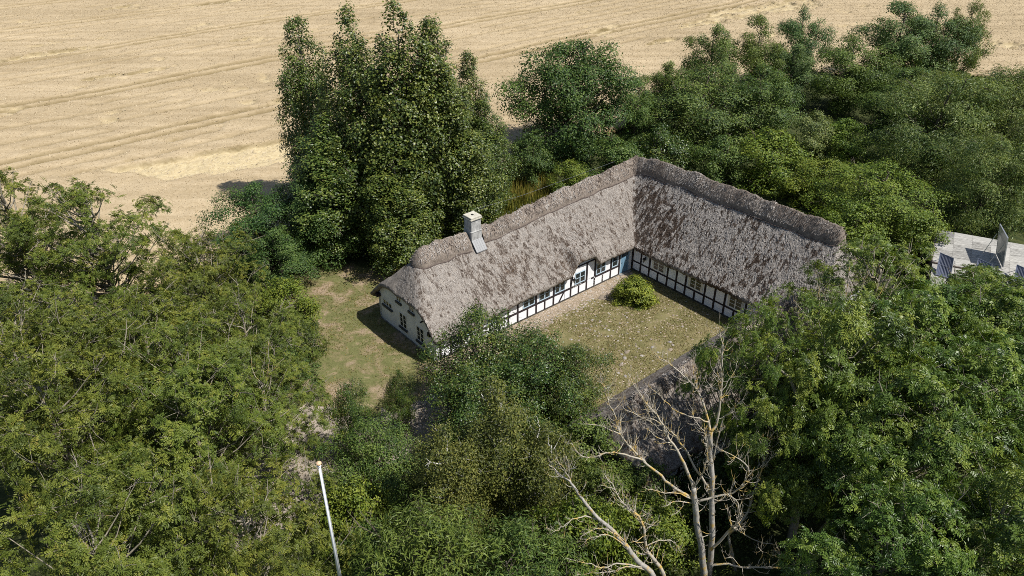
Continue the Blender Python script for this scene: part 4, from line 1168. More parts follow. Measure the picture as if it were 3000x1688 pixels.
GA = 'ash trees filling the near left corner'
GR = 'ash trees on the right in front of the farmhouse'
GP = 'poplars behind the farmhouse'
GH = 'trees along the hedgerow by the wheat'
GC = 'small trees and shrubs in the near centre'
for n_, c_, k_, v_, x_, y_, h_, r_, m_, l_, g_ in (
    ('ash_tree', 'ash tree', 'ash_open', 0, -26.3, 41.6, 12.2, 5.4, None, 'open ash with gaps showing wheat between its branches at the left edge', None),
    ('ash_tree', 'ash tree', 'ash', 0, -19.6, 40.6, 9.8, 3.6, None, 'ash tree in front of the dark elder with a pale feathery crown', GA),
    ('ash_tree', 'ash tree', 'ash', 1, -26.5, 33.4, 10.2, 4.4, None, 'ash tree at the left edge below the open ash', GA),
    ('ash_tree', 'ash tree', 'ash', 2, -19.0, 32.4, 9.8, 4.3, None, 'ash tree with yellow seed clusters below the open ash crown', GA),
    ('ash_tree', 'ash tree', 'ash', 0, -14.9, 34.6, 9.0, 3.5, None, 'ash tree closest to the lawn on the left side of the gable', GA),
    ('ash_tree', 'ash tree', 'ash', 1, -19.6, 25.0, 12.0, 4.4, None, 'ash tree at the left edge with bare branches, halfway down', GA),
    ('ash_tree', 'ash tree', 'ash', 2, -13.9, 25.0, 11.0, 4.2, None, 'ash tree with a dark trunk showing, left of the flagpole top', GA),
    ('ash_tree', 'ash tree', 'ash', 0, -12.3, 29.2, 8.2, 3.2, None, 'ash tree with the white bare snag above the flagpole ball', GA),
    ('ash_tree', 'ash tree', 'ash', 1, -14.6, 18.2, 12.0, 4.2, None, 'ash tree in the bottom left corner', GA),
    ('ash_tree', 'ash tree', 'ash', 2, -10.1, 19.6, 10.3, 3.4, None, 'ash tree just left of the white flagpole shaft', GA),
    ('ash_tree', 'ash tree', 'ash', 0, -23.6, 28.6, 11.6, 4.3, None, 'ash tree at the left edge between the upper and lower ashes', GA),
    ('ash_tree', 'ash tree', 'ash', 1, -16.2, 29.0, 10.6, 4.0, None, 'ash tree in the middle of the left wood, ringed by other ashes', GA),
    ('ash_tree', 'ash tree', 'ash', 2, -32.0, 35.5, 9.4, 4.2, None, 'ash tree cut off by the left edge beside the wheat', GA),
    ('ash_tree', 'ash tree', 'ash', 1, -23.0, 37.4, 7.4, 3.4, None, 'ash tree below the wheat gap, right of the open ash trunk', GA),
    ('ash_tree', 'ash tree', 'ash_open', 0, -32.5, 43.6, 12.0, 5.2, None, 'ash with light sparse leaves at the left edge against the wheat', None),
    ('elder_tree', 'elder tree', 'broad', 0, -20.2, 53.6, 7.0, 3.5, 'elder', 'dark round elder at the wheat edge left of the poplars', None),
    ('elder_tree', 'elder tree', 'broad', 1, -15.9, 53.6, 7.6, 3.2, 'elder', 'dark elder pressed against the left foot of the poplars', None),
    ('elder_tree', 'elder tree', 'broad', 2, -17.6, 49.6, 5.2, 2.6, 'elder', 'low dark elder above the lawn corner', None),
    ('hazel_bush', 'hazel bush', 'shrub', 0, -15.9, 44.4, 3.8, 2.3, 'lime', 'bright green hazel bush at the upper left of the lawn', None),
    ('bramble_bush', 'bramble bush', 'shrub', 1, -15.2, 40.6, 3.4, 2.2, 'under', 'dense bramble bush on the left border of the lawn', None),
    ('bramble_bush', 'bramble bush', 'shrub', 2, -14.4, 37.6, 3.2, 2.0, 'elder', 'dark leafy bramble below the hazel beside the lawn', None),
    ('poplar_tree', 'poplar', 'poplar', 0, -17.4, 63.2, 17.2, 3.5, None, 'poplar with the pointed top at the left of the group', GP),
    ('poplar_tree', 'poplar', 'poplar', 1, -12.4, 58.8, 19.0, 4.5, None, 'poplar with a white stem showing, second from left', GP),
    ('poplar_tree', 'poplar', 'poplar', 1, -8.4, 56.2, 19.9, 4.9, None, 'tallest poplar in the middle, reaching the top edge', GP),
    ('poplar_tree', 'poplar', 'poplar', 0, -6.1, 57.8, 18.2, 4.4, None, 'poplar right of the tallest one, above the chimney', GP),
    ('poplar_tree', 'poplar', 'poplar', 0, -3.7, 63.4, 14.4, 2.8, None, 'slender poplar with loose sprays at the right side of the group', GP),
    ('poplar_tree', 'poplar', 'poplar', 1, -2.4, 62.0, 10.8, 2.8, None, 'short poplar at the lower right of the group by the wheat gap', GP),
    ('poplar_tree', 'poplar', 'poplar', 1, -14.4, 55.4, 11.8, 4.6, None, 'low broad poplar at the left foot of the group', GP),
    ('poplar_tree', 'poplar', 'poplar', 0, -8.9, 53.4, 10.0, 4.2, None, 'low poplar right behind the ridge left of the chimney', GP),
    ('poplar_tree', 'poplar', 'poplar', 0, -4.4, 57.2, 11.6, 4.0, None, 'low poplar behind the chimney', GP),
    ('oak_tree', 'oak tree', 'oak', 0, 6.4, 77.4, 12.4, 6.9, None, 'broad dark oak standing alone by the wheat behind the ridge', None),
    ('hawthorn_tree', 'hawthorn', 'broad', 1, 13.2, 78.6, 8.2, 3.0, 'hawthorn', 'hawthorn joining the right side of the oak', GH),
    ('hawthorn_tree', 'hawthorn', 'broad', 0, 20.4, 79.4, 9.2, 5.6, 'hawthorn', 'wide round hawthorn mass right of the oak', GH),
    ('hawthorn_tree', 'hawthorn', 'broad', 2, 17.2, 83.6, 8.6, 3.0, 'olive', 'hawthorn with a paler olive top against the wheat, right of the oak', GH),
    ('hawthorn_tree', 'hawthorn', 'broad', 2, 24.8, 93.6, 10.4, 3.8, 'hawthorn', 'tall hawthorn with a flat top, left of two in front of wheat', GH),
    ('hawthorn_tree', 'hawthorn', 'broad', 1, 30.6, 95.6, 11.0, 3.6, 'olive', 'tall hawthorn with dark stems showing through, right of two', GH),
    ('hawthorn_tree', 'hawthorn', 'broad', 0, 27.0, 80.6, 9.0, 4.2, 'hawthorn', 'hawthorn below the two tall ones, centre of the hedgerow', GH),
    ('sycamore_tree', 'sycamore', 'broad', 0, 38.0, 101.6, 10.8, 3.6, 'sycamore', 'blue-green sycamore with a pointed top against the wheat', GH),
    ('sycamore_tree', 'sycamore', 'broad', 2, 35.0, 94.0, 8.0, 3.6, 'sycamore', 'low blue-green sycamore below the pointed one', GH),
    ('maple_tree', 'maple', 'broad', 1, 51.4, 103.4, 11.2, 5.8, 'sycamore', 'large dark maple at the top right against the wheat', GH),
    ('maple_tree', 'maple', 'broad', 0, 56.6, 103.6, 10.8, 4.8, 'sycamore', 'dark maple forming the right half of the top right clump', GH),
    ('maple_tree', 'maple', 'broad', 2, 61.4, 105.0, 10.9, 3.2, 'olive', 'lighter olive maple at the right end of the hedgerow', GH),
    ('blackthorn_tree', 'blackthorn', 'broad', 0, 41.4, 92.4, 9.2, 4.8, 'olive', 'olive green blackthorn in front of the top right maples', GH),
    ('blackthorn_tree', 'blackthorn', 'broad', 1, 44.6, 84.6, 7.6, 4.6, 'hawthorn', 'dark blackthorn below the olive green one', GH),
    ('willow_tree', 'willow', 'willow', 0, 41.6, 71.0, 10.6, 6.6, None, 'large grey-green willow right of the bright shrubs', None),
    ('willow_tree', 'willow', 'willow', 1, 50.6, 74.0, 10.4, 6.0, None, 'grey-green willow cut off by the right edge, highest', None),
    ('willow_tree', 'willow', 'willow', 1, 40.4, 59.2, 8.6, 4.6, None, 'lower grey-green willow just above the shed roof', None),
    ('willow_tree', 'willow', 'willow', 0, 47.6, 62.6, 9.6, 4.8, None, 'grey-green willow at the right edge above the shed', None),
    ('willow_tree', 'willow', 'willow', 1, 47.0, 82.0, 7.8, 4.6, None, 'grey-green willow furthest back, below the dark maples', None),
    ('dogwood_bush', 'dogwood', 'shrub', 0, 25.4, 69.4, 5.6, 4.4, 'lime', 'light green dogwood behind the right ridge', GH),
    ('dogwood_bush', 'dogwood', 'shrub', 1, 34.8, 74.8, 4.8, 3.4, 'maple', 'low bright yellow-green dogwood lit between darker shrubs', GH),
    ('buckthorn_bush', 'buckthorn', 'shrub', 2, 31.2, 74.6, 5.8, 2.8, 'willow', 'grey-green buckthorn left of the bright dogwood', GH),
    ('dogwood_bush', 'dogwood', 'shrub', 2, 29.0, 64.4, 4.6, 3.6, 'lime', 'leafy dogwood between the right ridge and the maple', GH),
    ('dogwood_bush', 'dogwood', 'shrub', 1, 20.4, 69.6, 5.0, 3.2, 'hawthorn', 'dark dogwood just above the roof corner on the right side', GH),
    ('hazel_bush', 'hazel bush', 'shrub', 0, 5.6, 66.4, 3.8, 2.3, 'lime', 'yellow-green hazel bush left of the roof apex', GH),
    ('hazel_bush', 'hazel bush', 'shrub', 2, 10.0, 68.6, 5.2, 3.2, 'hawthorn', 'dark hazel bush directly behind the roof apex', GH),
    ('hazel_bush', 'hazel bush', 'shrub', 1, 14.6, 70.4, 5.6, 3.2, 'plum', 'dark hazel bush right of the roof apex', GH),
    ('hazel_bush', 'hazel bush', 'shrub', 1, 1.8, 70.0, 5.0, 2.6, 'oak', 'dark hazel bush at the left foot of the oak', GH),
    ('field_maple_tree', 'field maple', 'broad', 0, 30.6, 57.4, 7.2, 4.4, 'maple', 'sunlit yellow-green field maple beside the end of the right ridge', None),
    ('field_maple_tree', 'field maple', 'shrub', 1, 27.4, 53.4, 5.2, 3.4, 'maple', 'low yellow-green field maple skirt below the right ridge end', None),
    ('field_maple_tree', 'field maple', 'shrub', 2, 32.6, 52.8, 4.6, 2.8, 'maple', 'yellow-green field maple bush between ridge end and shed', None),
    ('elder_tree', 'elder tree', 'shrub', 0, 33.2, 45.4, 4.3, 1.6, 'elder', 'dark elder bush in front of the shed roof at the right edge', None),
    ('plum_tree', 'plum tree', 'plum', 0, -1.8, 35.0, 7.2, 3.3, None, 'dark glossy plum tree hiding the foot of the left wing', GC),
    ('plum_tree', 'plum tree', 'plum', 1, 1.6, 33.6, 6.6, 3.0, None, 'plum tree with yellow sprays beside the courtyard', GC),
    ('plum_tree', 'plum tree', 'plum', 0, 3.3, 33.9, 5.8, 2.2, None, 'plum tree furthest right, at the near courtyard edge', GC),
    ('plum_tree', 'plum tree', 'plum', 1, -1.9, 31.4, 6.0, 2.9, None, 'plum tree below the largest plum, left of the birch trunk', GC),
    ('plum_tree', 'plum tree', 'plum', 0, -6.4, 33.2, 4.6, 0.9, None, 'thin plum sapling standing against the drive', GC),
    ('cherry_tree', 'cherry tree', 'plum', 1, -8.7, 31.0, 5.6, 1.3, 'plum', 'slim upright cherry by the gravel drive', GC),
    ('cherry_tree', 'cherry tree', 'plum', 0, -6.9, 27.4, 5.8, 2.4, 'hawthorn', 'rounded cherry right of the flagpole ball', GC),
    ('birch_tree', 'birch', 'birch', 0, -0.6, 26.2, 9.4, 2.8, None, 'birch with a white trunk and drooping leaves in the centre', GC),
    ('birch_tree', 'birch', 'birch', 1, -3.0, 24.2, 8.6, 2.6, None, 'birch with dense drooping leaves right of the flagpole', GC),
    ('birch_tree', 'birch', 'birch', 1, 1.7, 25.4, 7.6, 2.4, None, 'small birch between the centre birch and the dead ash', GC),
    ('sallow_tree', 'sallow', 'long', 0, -3.2, 19.4, 8.8, 3.2, None, 'sallow with long narrow leaves at the bottom centre', GC),
    ('sallow_tree', 'sallow', 'long', 0, 0.4, 19.8, 7.6, 2.8, 'hawthorn', 'darker sallow at the bottom right of centre', GC),
    ('hazel_bush', 'hazel bush', 'shrub', 0, -7.4, 24.6, 4.6, 2.2, 'lime', 'bright green hazel bush beside the flagpole shaft', GC),
    ('hazel_bush', 'hazel bush', 'shrub', 1, -5.9, 21.4, 5.6, 2.4, 'hawthorn', 'dark hazel bush right of the lower flagpole shaft', GC),
    ('hazel_bush', 'hazel bush', 'shrub', 2, 2.9, 22.9, 5.6, 2.4, 'lime', 'leafy hazel bush left of the leaning dead ash', GC),
    ('hazel_bush', 'hazel bush', 'shrub', 1, 4.4, 25.8, 4.2, 2.2, 'olive', 'olive hazel bush below the near thatched wing', GC),
    ('hazel_bush', 'hazel bush', 'shrub', 0, 7.0, 24.8, 3.2, 2.2, 'lime', 'green hazel bush at the foot of the tall dead ash', GC),
    ('hazel_bush', 'hazel bush', 'shrub', 2, 4.6, 18.6, 4.4, 2.4, 'hawthorn', 'dark hazel bush behind the leaning dead limbs', GC),
    ('hazel_bush', 'hazel bush', 'shrub', 0, 3.9, 29.4, 4.4, 2.4, 'olive', 'olive hazel bush hiding the end wall of the near thatched wing', GC),
    ('hazel_bush', 'hazel bush', 'shrub', 2, 6.6, 27.4, 3.2, 2.0, 'hawthorn', 'dark hazel bush against the foot of the near thatched wing', GC),
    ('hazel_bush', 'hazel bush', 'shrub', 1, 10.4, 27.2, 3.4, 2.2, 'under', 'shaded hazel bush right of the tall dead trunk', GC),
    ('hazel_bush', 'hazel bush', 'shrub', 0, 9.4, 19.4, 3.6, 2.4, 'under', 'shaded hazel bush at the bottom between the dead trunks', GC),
    ('ash_tree', 'ash tree', 'ash_open', 0, 20.4, 36.0, 11.2, 5.0, 'ash_dark', 'ash covering the right end of the thatched roof', GR),
    ('ash_tree', 'ash tree', 'ash_big', 0, 20.6, 31.4, 11.0, 4.6, 'ash_dark', 'ash right of the white end wall, below the shed', GR),
    ('ash_tree', 'ash tree', 'ash_big', 1, 25.2, 32.6, 10.6, 4.4, 'ash_dark', 'ash at the right edge below the shed roof', GR),
    ('ash_tree', 'ash tree', 'ash_big', 0, 14.9, 27.4, 12.8, 4.4, 'ash_dark', 'ash with a thick leaning trunk right of the dead trees', GR),
    ('ash_tree', 'ash tree', 'ash_big', 1, 17.6, 24.0, 11.4, 4.2, 'ash_dark', 'ash in the lower right with broad leaf sprays', GR),
    ('ash_tree', 'ash tree', 'ash_big', 0, 21.4, 26.6, 11.2, 4.4, 'ash_dark', 'ash at the right edge, middle of the leafy corner', GR),
    ('ash_tree', 'ash tree', 'ash_big', 1, 14.6, 19.6, 9.6, 3.6, 'ash_dark', 'ash at the bottom right of the dead branches', GR),
    ('ash_tree', 'ash tree', 'ash_big', 0, 18.8, 19.6, 10.4, 3.8, 'ash_dark', 'ash in the bottom right corner', GR),
    ('ash_tree', 'ash tree', 'ash_big', 1, 28.6, 38.0, 8.0, 3.8, 'ash_dark', 'lower ash in front of the shed', GR),
    ('ash_tree', 'ash tree', 'ash_open', 0, 15.6, 33.0, 9.6, 3.4, 'ash_dark', 'sparse ash in front of the near thatched wing', GR),
    ('ash_tree', 'ash tree', 'ash_open', 0, 11.5, 28.0, 12.0, 3.2, 'ash_dark', 'sparse ash beside the tall dead ash, shading the near thatched wing', GR),
):
    plant(n_, c_, k_, v_, x_, y_, h_, r_, m_, l_, g_)

# ------------------------------------------------------------------ dead ash trees
D1 = [
  ([(8.85,22.0,0.03),(8.6,22.02,1.61),(8.32,22.06,3.29),(7.94,22.1,4.7),(7.66,22.15,6.23),(7.51,22.2,6.98)], 0.26, 0.16),
  ([(9.19,22.3,-0.39),(8.98,22.38,1.16),(8.81,22.49,3.57),(8.59,22.62,5.34),(8.4,22.77,7.01),(8.18,22.93,8.24),(8.1,23.1,9.26)], 0.24, 0.13),
  ([(7.62,22.2,6.35),(6.67,22.12,7.06),(5.93,22.0,7.96),(5.21,21.86,8.85),(4.7,21.71,9.57),(4.14,21.55,10.51),(3.87,21.37,11.43),(3.5,21.19,12.46),(3.26,21.0,13.33)], 0.11, 0.025),
  ([(5.15,21.6,9.11),(4.27,21.53,9.51),(3.65,21.42,9.69),(3.18,21.29,9.57),(2.63,21.15,9.79),(2.23,21.0,10.56)], 0.06, 0.018),
  ([(4.07,21.2,10.83),(3.67,21.27,10.99),(3.21,21.38,11.13),(2.48,21.5,11.09)], 0.04, 0.015),
  ([(7.51,22.2,6.98),(7.1,22.32,7.99),(6.66,22.49,8.83),(6.28,22.7,9.3),(5.94,22.92,9.99),(5.5,23.17,10.49),(5.06,23.43,10.99),(4.61,23.7,11.77)], 0.11, 0.02),
  ([(6.54,22.8,8.79),(5.89,22.6,9.35),(5.34,22.3,10.07)], 0.045, 0.02),
  ([(8.53,23.0,5.96),(7.98,23.1,6.77),(7.36,23.24,7.86),(6.79,23.41,8.65),(6.05,23.59,9.32),(5.38,23.79,9.39),(4.63,24.0,9.7)], 0.09, 0.02),
  ([(7.81,22.2,6.17),(8.44,22.12,6.53),(9.23,22.01,7.0),(9.48,21.88,7.92),(9.32,21.73,8.66),(8.76,21.57,9.31),(8.04,21.4,9.87)], 0.085, 0.02),
  ([(7.63,22.2,6.26),(6.78,21.96,6.88),(5.93,21.61,7.34),(5.25,21.2,8.03)], 0.05, 0.015),
  ([(7.6,22.2,6.04),(6.83,21.96,6.44),(6.32,21.6,6.56)], 0.045, 0.02),
  ([(7.13,21.9,6.5),(6.95,21.74,6.14),(6.56,21.5,6.13)], 0.03, 0.015),
  ([(8.1,23.1,9.26),(8.02,23.3,9.66),(7.48,23.59,10.93),(6.94,23.92,11.44),(6.15,24.3,11.93),(5.78,24.7,12.01)], 0.09, 0.02),
  ([(8.1,23.1,9.26),(8.31,23.2,9.66),(8.33,23.34,11.06),(8.22,23.51,12.07),(8.17,23.7,13.12),(7.94,23.9,13.84)], 0.09, 0.02),
  ([(8.16,22.9,7.76),(7.95,22.97,8.72),(7.83,23.06,9.29),(7.42,23.18,9.77),(7.19,23.3,10.38)], 0.05, 0.015),
  ([(8.0,23.2,9.66),(7.25,23.3,9.9),(6.7,23.44,10.02),(6.12,23.61,10.52),(5.48,23.8,11.07)], 0.05, 0.012),
  ([(8.32,22.9,7.76),(8.34,22.82,9.02),(8.36,22.7,10.19),(8.64,22.56,10.94),(8.92,22.4,11.53)], 0.05, 0.015),
  ([(8.74,22.2,3.12),(9.21,22.08,4.25),(9.38,21.9,5.04),(9.48,21.69,5.65),(9.09,21.45,6.98),(8.55,21.2,7.69)], 0.1, 0.03),
  ([(7.51,22.2,6.98),(7.73,22.06,7.99),(7.69,21.85,9.28),(7.42,21.6,10.47)], 0.06, 0.02),
  ([(8.35,23.4,11.01),(8.73,23.6,11.62),(8.96,23.9,12.23)], 0.03, 0.01),
  ([(7.62,24.0,10.6),(7.37,24.2,11.38),(7.41,24.5,12.08)], 0.03, 0.01),
]
D2 = [
  ([(6.48,20.0,2.37),(5.79,20.03,4.21),(5.11,20.07,5.0),(4.62,20.11,5.76),(4.21,20.16,6.42),(3.64,20.22,7.05),(3.13,20.27,7.67),(2.63,20.33,8.44),(2.32,20.4,8.95),(2.14,20.46,9.2),(1.66,20.53,9.65),(1.38,20.6,9.86)], 0.2, 0.025),
  ([(2.14,20.5,9.16),(2.14,20.58,9.72),(2.04,20.7,10.19)], 0.04, 0.015),
  ([(2.17,20.5,9.24),(1.94,20.38,9.84),(1.59,20.2,10.59)], 0.04, 0.012),
  ([(3.34,20.3,7.22),(2.78,20.19,7.51),(2.35,20.03,7.53),(1.94,19.84,7.32),(1.63,19.63,7.35),(1.29,19.4,7.82)], 0.05, 0.012),
  ([(6.74,20.2,2.09),(6.3,20.27,3.9),(5.72,20.36,4.9),(5.44,20.48,5.41),(5.25,20.61,6.34),(4.97,20.74,6.98),(4.48,20.89,7.34),(4.08,21.04,8.02),(3.63,21.2,8.69)], 0.15, 0.02),
  ([(4.07,21.0,8.07),(3.84,21.08,8.15),(3.46,21.2,8.19)], 0.03, 0.012),
  ([(4.62,20.1,5.78),(3.8,19.91,6.8),(3.28,19.63,7.05),(2.78,19.3,7.18)], 0.05, 0.012),
  ([(5.24,20.0,4.8),(4.26,19.84,5.19),(3.62,19.59,5.31),(2.97,19.31,5.85),(2.03,19.0,6.6)], 0.06, 0.012),
  ([(5.44,20.0,4.61),(4.65,19.87,4.97),(3.9,19.68,4.93),(3.02,19.45,5.13),(2.39,19.2,5.32)], 0.05, 0.012),
  ([(5.25,20.6,6.35),(4.77,20.8,7.34),(4.8,21.1,7.36)], 0.025, 0.01),
  ([(5.42,20.4,5.5),(5.92,20.54,5.7),(6.54,20.75,5.44),(7.08,21.0,4.4)], 0.04, 0.015),
  ([(4.2,20.1,6.49),(3.55,19.96,7.09),(3.05,19.75,7.25),(2.62,19.5,7.2)], 0.035, 0.01),
]
D3 = [
  ([(10.71,23.5,-2.51),(10.77,23.56,-0.38),(10.33,23.65,1.25),(10.05,23.75,2.29),(10.43,23.86,2.77),(10.78,23.99,3.45),(10.95,24.12,4.68),(11.1,24.25,6.06),(11.07,24.4,6.84),(11.25,24.55,7.6),(11.69,24.7,7.99)], 0.13, 0.015),
  ([(11.03,24.3,6.93),(10.76,24.42,7.53),(10.66,24.6,7.99)], 0.03, 0.01),
  ([(11.07,24.2,6.11),(11.32,24.08,6.78),(11.37,23.9,7.31)], 0.03, 0.01),
  ([(8.41,21.0,3.53),(8.99,20.9,3.85),(9.59,20.76,3.84),(10.78,20.59,4.05),(11.52,20.4,4.19),(11.88,20.2,4.26)], 0.08, 0.02),
  ([(9.71,21.0,3.53),(9.23,21.0,4.11),(8.91,21.0,4.11)], 0.03, 0.012),
  ([(10.27,23.4,3.0),(11.11,23.16,2.57),(11.67,22.81,2.79),(12.04,22.4,3.03)], 0.05, 0.012),
  ([(10.84,20.7,3.91),(11.02,20.58,4.82),(10.65,20.4,5.5)], 0.03, 0.012),
  ([(11.58,20.5,4.07),(11.8,20.58,5.01),(11.97,20.7,5.87)], 0.03, 0.01),
  ([(10.25,20.8,3.78),(10.4,20.88,4.54),(10.2,21.0,4.78)], 0.025, 0.01),
]
RASH = [
  ([(13.96,25.0,-4.59),(13.87,25.05,-2.31),(13.74,25.11,0.47),(13.66,25.19,2.52),(13.68,25.28,3.45),(13.34,25.37,5.33),(13.05,25.47,7.11),(12.61,25.58,8.79),(12.01,25.69,9.98),(11.59,25.8,10.3)], 0.24, 0.04),
  ([(13.47,25.2,2.41),(12.95,25.08,3.36),(12.54,24.9,4.05)], 0.09, 0.07),
  ([(13.55,25.4,4.33),(13.43,25.6,6.81),(13.66,25.9,7.81)], 0.08, 0.03),
]
def dead_tree(name, label, table, base, group, seed, twigs=1.0):
    rng = np.random.default_rng(seed)
    o = empty(name, (base[0], base[1], 0)); tag(o, label, 'dead tree', group)
    mt = MB(); mbr = MB(); tips = MB()
    off = np.array([base[0], base[1], 0])
    def smooth(P, n):
        P = np.array(P, float); t = np.linspace(0, len(P) - 1, n); out = []
        for x in t:
            i = min(int(x), len(P) - 2); f = x - i
            p0, p1, p2, p3 = P[max(i - 1, 0)], P[i], P[i + 1], P[min(i + 2, len(P) - 1)]
            out.append(.5 * ((2 * p1) + (-p0 + p2) * f + (2 * p0 - 5 * p1 + 4 * p2 - p3) * f ** 2 + (-p0 + 3 * p1 - 3 * p2 + p3) * f ** 3))
        return np.array(out)
    for pts, r0, r1 in table:
        r0 *= .68; r1 *= .7
        P = np.array(pts) - off
        P = P[P[:, 2] > -.6]
        n = max(6, len(P) * 3)
        S = smooth(P, n); S[1:-1] += rng.normal(0, .018, (n - 2, 3))
        rr = [r0 + (r1 - r0) * (i / (n - 1)) ** .8 for i in range(n)]
        (mt if r0 > .13 else mbr).tube(S, rr, 8 if r0 > .1 else 6)
        # side shoots that turn up at the end
        Ltot = np.linalg.norm(np.diff(S, axis=0), axis=1).sum()
        for _ in range(int(Ltot * 7.5 * twigs * (.3 if r0 > .13 else 1))):
            i = rng.integers(n // 3, n)
            d0 = unit(S[min(i + 1, n - 1)] - S[max(i - 1, 0)])
            d = unit(d0 * .6 + rng.normal(0, .7, 3) + np.array([0, 0, .1]))
            L = rng.uniform(.25, .85) * (1.2 if r0 > .05 else .8)
            q0 = S[i]; q1 = q0 + d * L * .4; q2 = q1 + unit(d * .75 + np.array([0, 0, .5])) * L * .35; q3 = q2 + unit(d * .3 + np.array([0, 0, 1.0])) * L * .3
            r = min(rr[i] * .45, .019)
            mbr.tube([q0, q1, q2, q3], [r, r * .8, r * .62, r * .4], 5, False)
            for _ in range(rng.integers(0, 4)):
                w = [q1, q2][rng.integers(2)]; e = unit(d * .6 + rng.normal(0, .6, 3) + np.array([0, 0, .5]))
                mbr.tube([w, w + e * L * .2, w + e * L * .2 + unit(e + np.array([0, 0, .9])) * L * .18], [r * .6, r * .5, r * .32], 4, False)
    mt.build('trunk', M['dead_bark'], o, True)
    mbr.build('branches', M['dead_twig'], o, True)
    return o
dead_tree('dead_ash_tree', 'tall dead ash with two pale trunks and bare lichen-covered branches over the courtyard', D1, (8.8, 22.1), 'dead ash trees', 5)
D2_ = [([(7.4, 19.8, -.2), (6.95, 19.9, 1.3)] + D2[0][0], .24, D2[0][2])] + [([(7.4, 19.9, -.2), (7.0, 20.1, 1.2)] + D2[4][0], .19, D2[4][2])] + D2[1:4] + D2[5:]
dead_tree('dead_ash_tree', 'bare dead ash leaning left with long grey limbs at the bottom edge', D2_, (7.4, 19.8), 'dead ash trees', 6)
dead_tree('dead_ash_tree', 'slender dead ash with twisted yellowish twigs between dead trunk and leafy ash', D3, (10.77, 23.5), 'dead ash trees', 7, .9)
lt = empty('broken_ash_tree', (13.75, 25.1, 0)); tag(lt, 'pale ash trunk with a broken stub beside the dead trees', 'ash tree', GR)
m_ = MB()
for pts, r0, r1 in RASH:
    P = [(p[0] - 13.75, p[1] - 25.1, p[2]) for p in pts if p[2] > -.7]
    if P[0][2] > .2 and r0 > .2: P = [(P[0][0] + .05, P[0][1], -.2)] + P
    m_.tube(P, [r0 + (r1 - r0) * i / (len(P) - 1) for i in range(len(P))], 9)
m_.tube([(-.3, -2.6, -.1), (-.1, -2.3, .75), (.13, -2.0, 3.08), (.67, -1.7, 4.1), (1.4, -1.4, 4.31), (2.3, -1.1, 4.8)], [.2, .19, .16, .13, .1, .06], 9)
m_.build('trunk', M['ash_bark'], lt, True)
_, c_, H0_, R0_ = V['ash_big'][0]
k_ = obj('crown', c_, lt, (-1.1, .5, 1.0), (0, 0, 2.1)); k_.scale = (.62, .62, .86)
k_.material_slots[0].link = 'OBJECT'; k_.material_slots[0].material = M['ash_dark']

# brown dead bush in the gap on the left, and a white bare snag among the ash leaves
def twiggy(name, label, cat, loc, H, n, seed, mat, spread=.9, r=.02):
    rng = np.random.default_rng(seed); o = empty(name, loc); tag(o, label, cat)
    m = MB()
    for i in range(n):
        d = unit(rng.normal(0, 1, 3) * np.array([1, 1, .35]) + np.array([0, 0, .55 / spread]))
        p0 = np.array([0, 0, -.1]); L = H * rng.uniform(.5, 1)
        p1 = d * L * .4; p2 = p1 + unit(d + rng.normal(0, .35, 3)) * L * .35; p3 = p2 + unit(d + rng.normal(0, .5, 3)) * L * .3
        m.tube([p0, p1, p2, p3], [r * 1.6, r, r * .6, r * .25], 4, False)
        for _ in range(7):
            w = [p1, p2, p3][rng.integers(3)]; e = unit(d + rng.normal(0, .8, 3))
            m.tube([w, w + e * L * .18, w + e * L * .18 + unit(e + rng.normal(0, .6, 3)) * L * .14], [r * .45, r * .35, r * .2], 3, False)
    m.build('branches', mat, o, True); return o
twiggy('dead_bush', 'brown leafless bush in the gap between the elder and the ash trees', 'dead bush', (-17.6, 45.6, 0), 3.4, 34, 3, M['twig'], 1.0, .03)
SN = [([(-12.2, 28.6, -.2), (-12.15, 28.6, 3), (-12.25, 28.65, 6.2), (-12.1, 28.7, 7.2)], .1, .05), ([(-12.1, 28.7, 7.2), (-12.4, 28.6, 8.0), (-12.3, 28.7, 9.3)], .05, .012),
      ([(-12.1, 28.7, 7.2), (-11.7, 28.8, 8.2), (-11.5, 28.9, 9.6)], .05, .012), ([(-11.9, 28.75, 7.7), (-11.3, 28.6, 8.3), (-10.8, 28.7, 8.8)], .035, .01)]
dead_tree('dead_sapling', 'small white bare snag sticking out of the ash leaves on the left', SN, (-12.2, 28.6), 'dead ash trees', 12, .25)
SB = [([(17.3, 33.0, -.2), (17.2, 33.0, 3.0), (17.35, 33.1, 6.0)], .15, .09), ([(17.35, 33.1, 6.0), (16.4, 33.3, 8.0), (15.9, 33.2, 10.2)], .08, .015), ([(17.35, 33.1, 6.0), (17.6, 33.4, 8.4), (17.4, 33.6, 11.0)], .08, .015),
      ([(17.3, 33.1, 5.5), (18.4, 33.0, 7.4), (19.2, 33.2, 9.8)], .075, .015), ([(17.5, 33.2, 7.5), (18.2, 33.6, 9.2), (18.5, 33.6, 10.8)], .05, .012), ([(17.25, 33.0, 4.6), (18.9, 32.6, 6.4), (20.6, 32.8, 8.2)], .07, .012),
      ([(16.8, 33.2, 7.1), (15.6, 32.8, 8.3), (14.6, 32.9, 9.4)], .05, .012)]
dead_tree('dead_ash_tree', 'thin dead ash with bare forked branches poking out by the end of the right roof', SB, (17.3, 33.0), 'dead ash trees', 13)

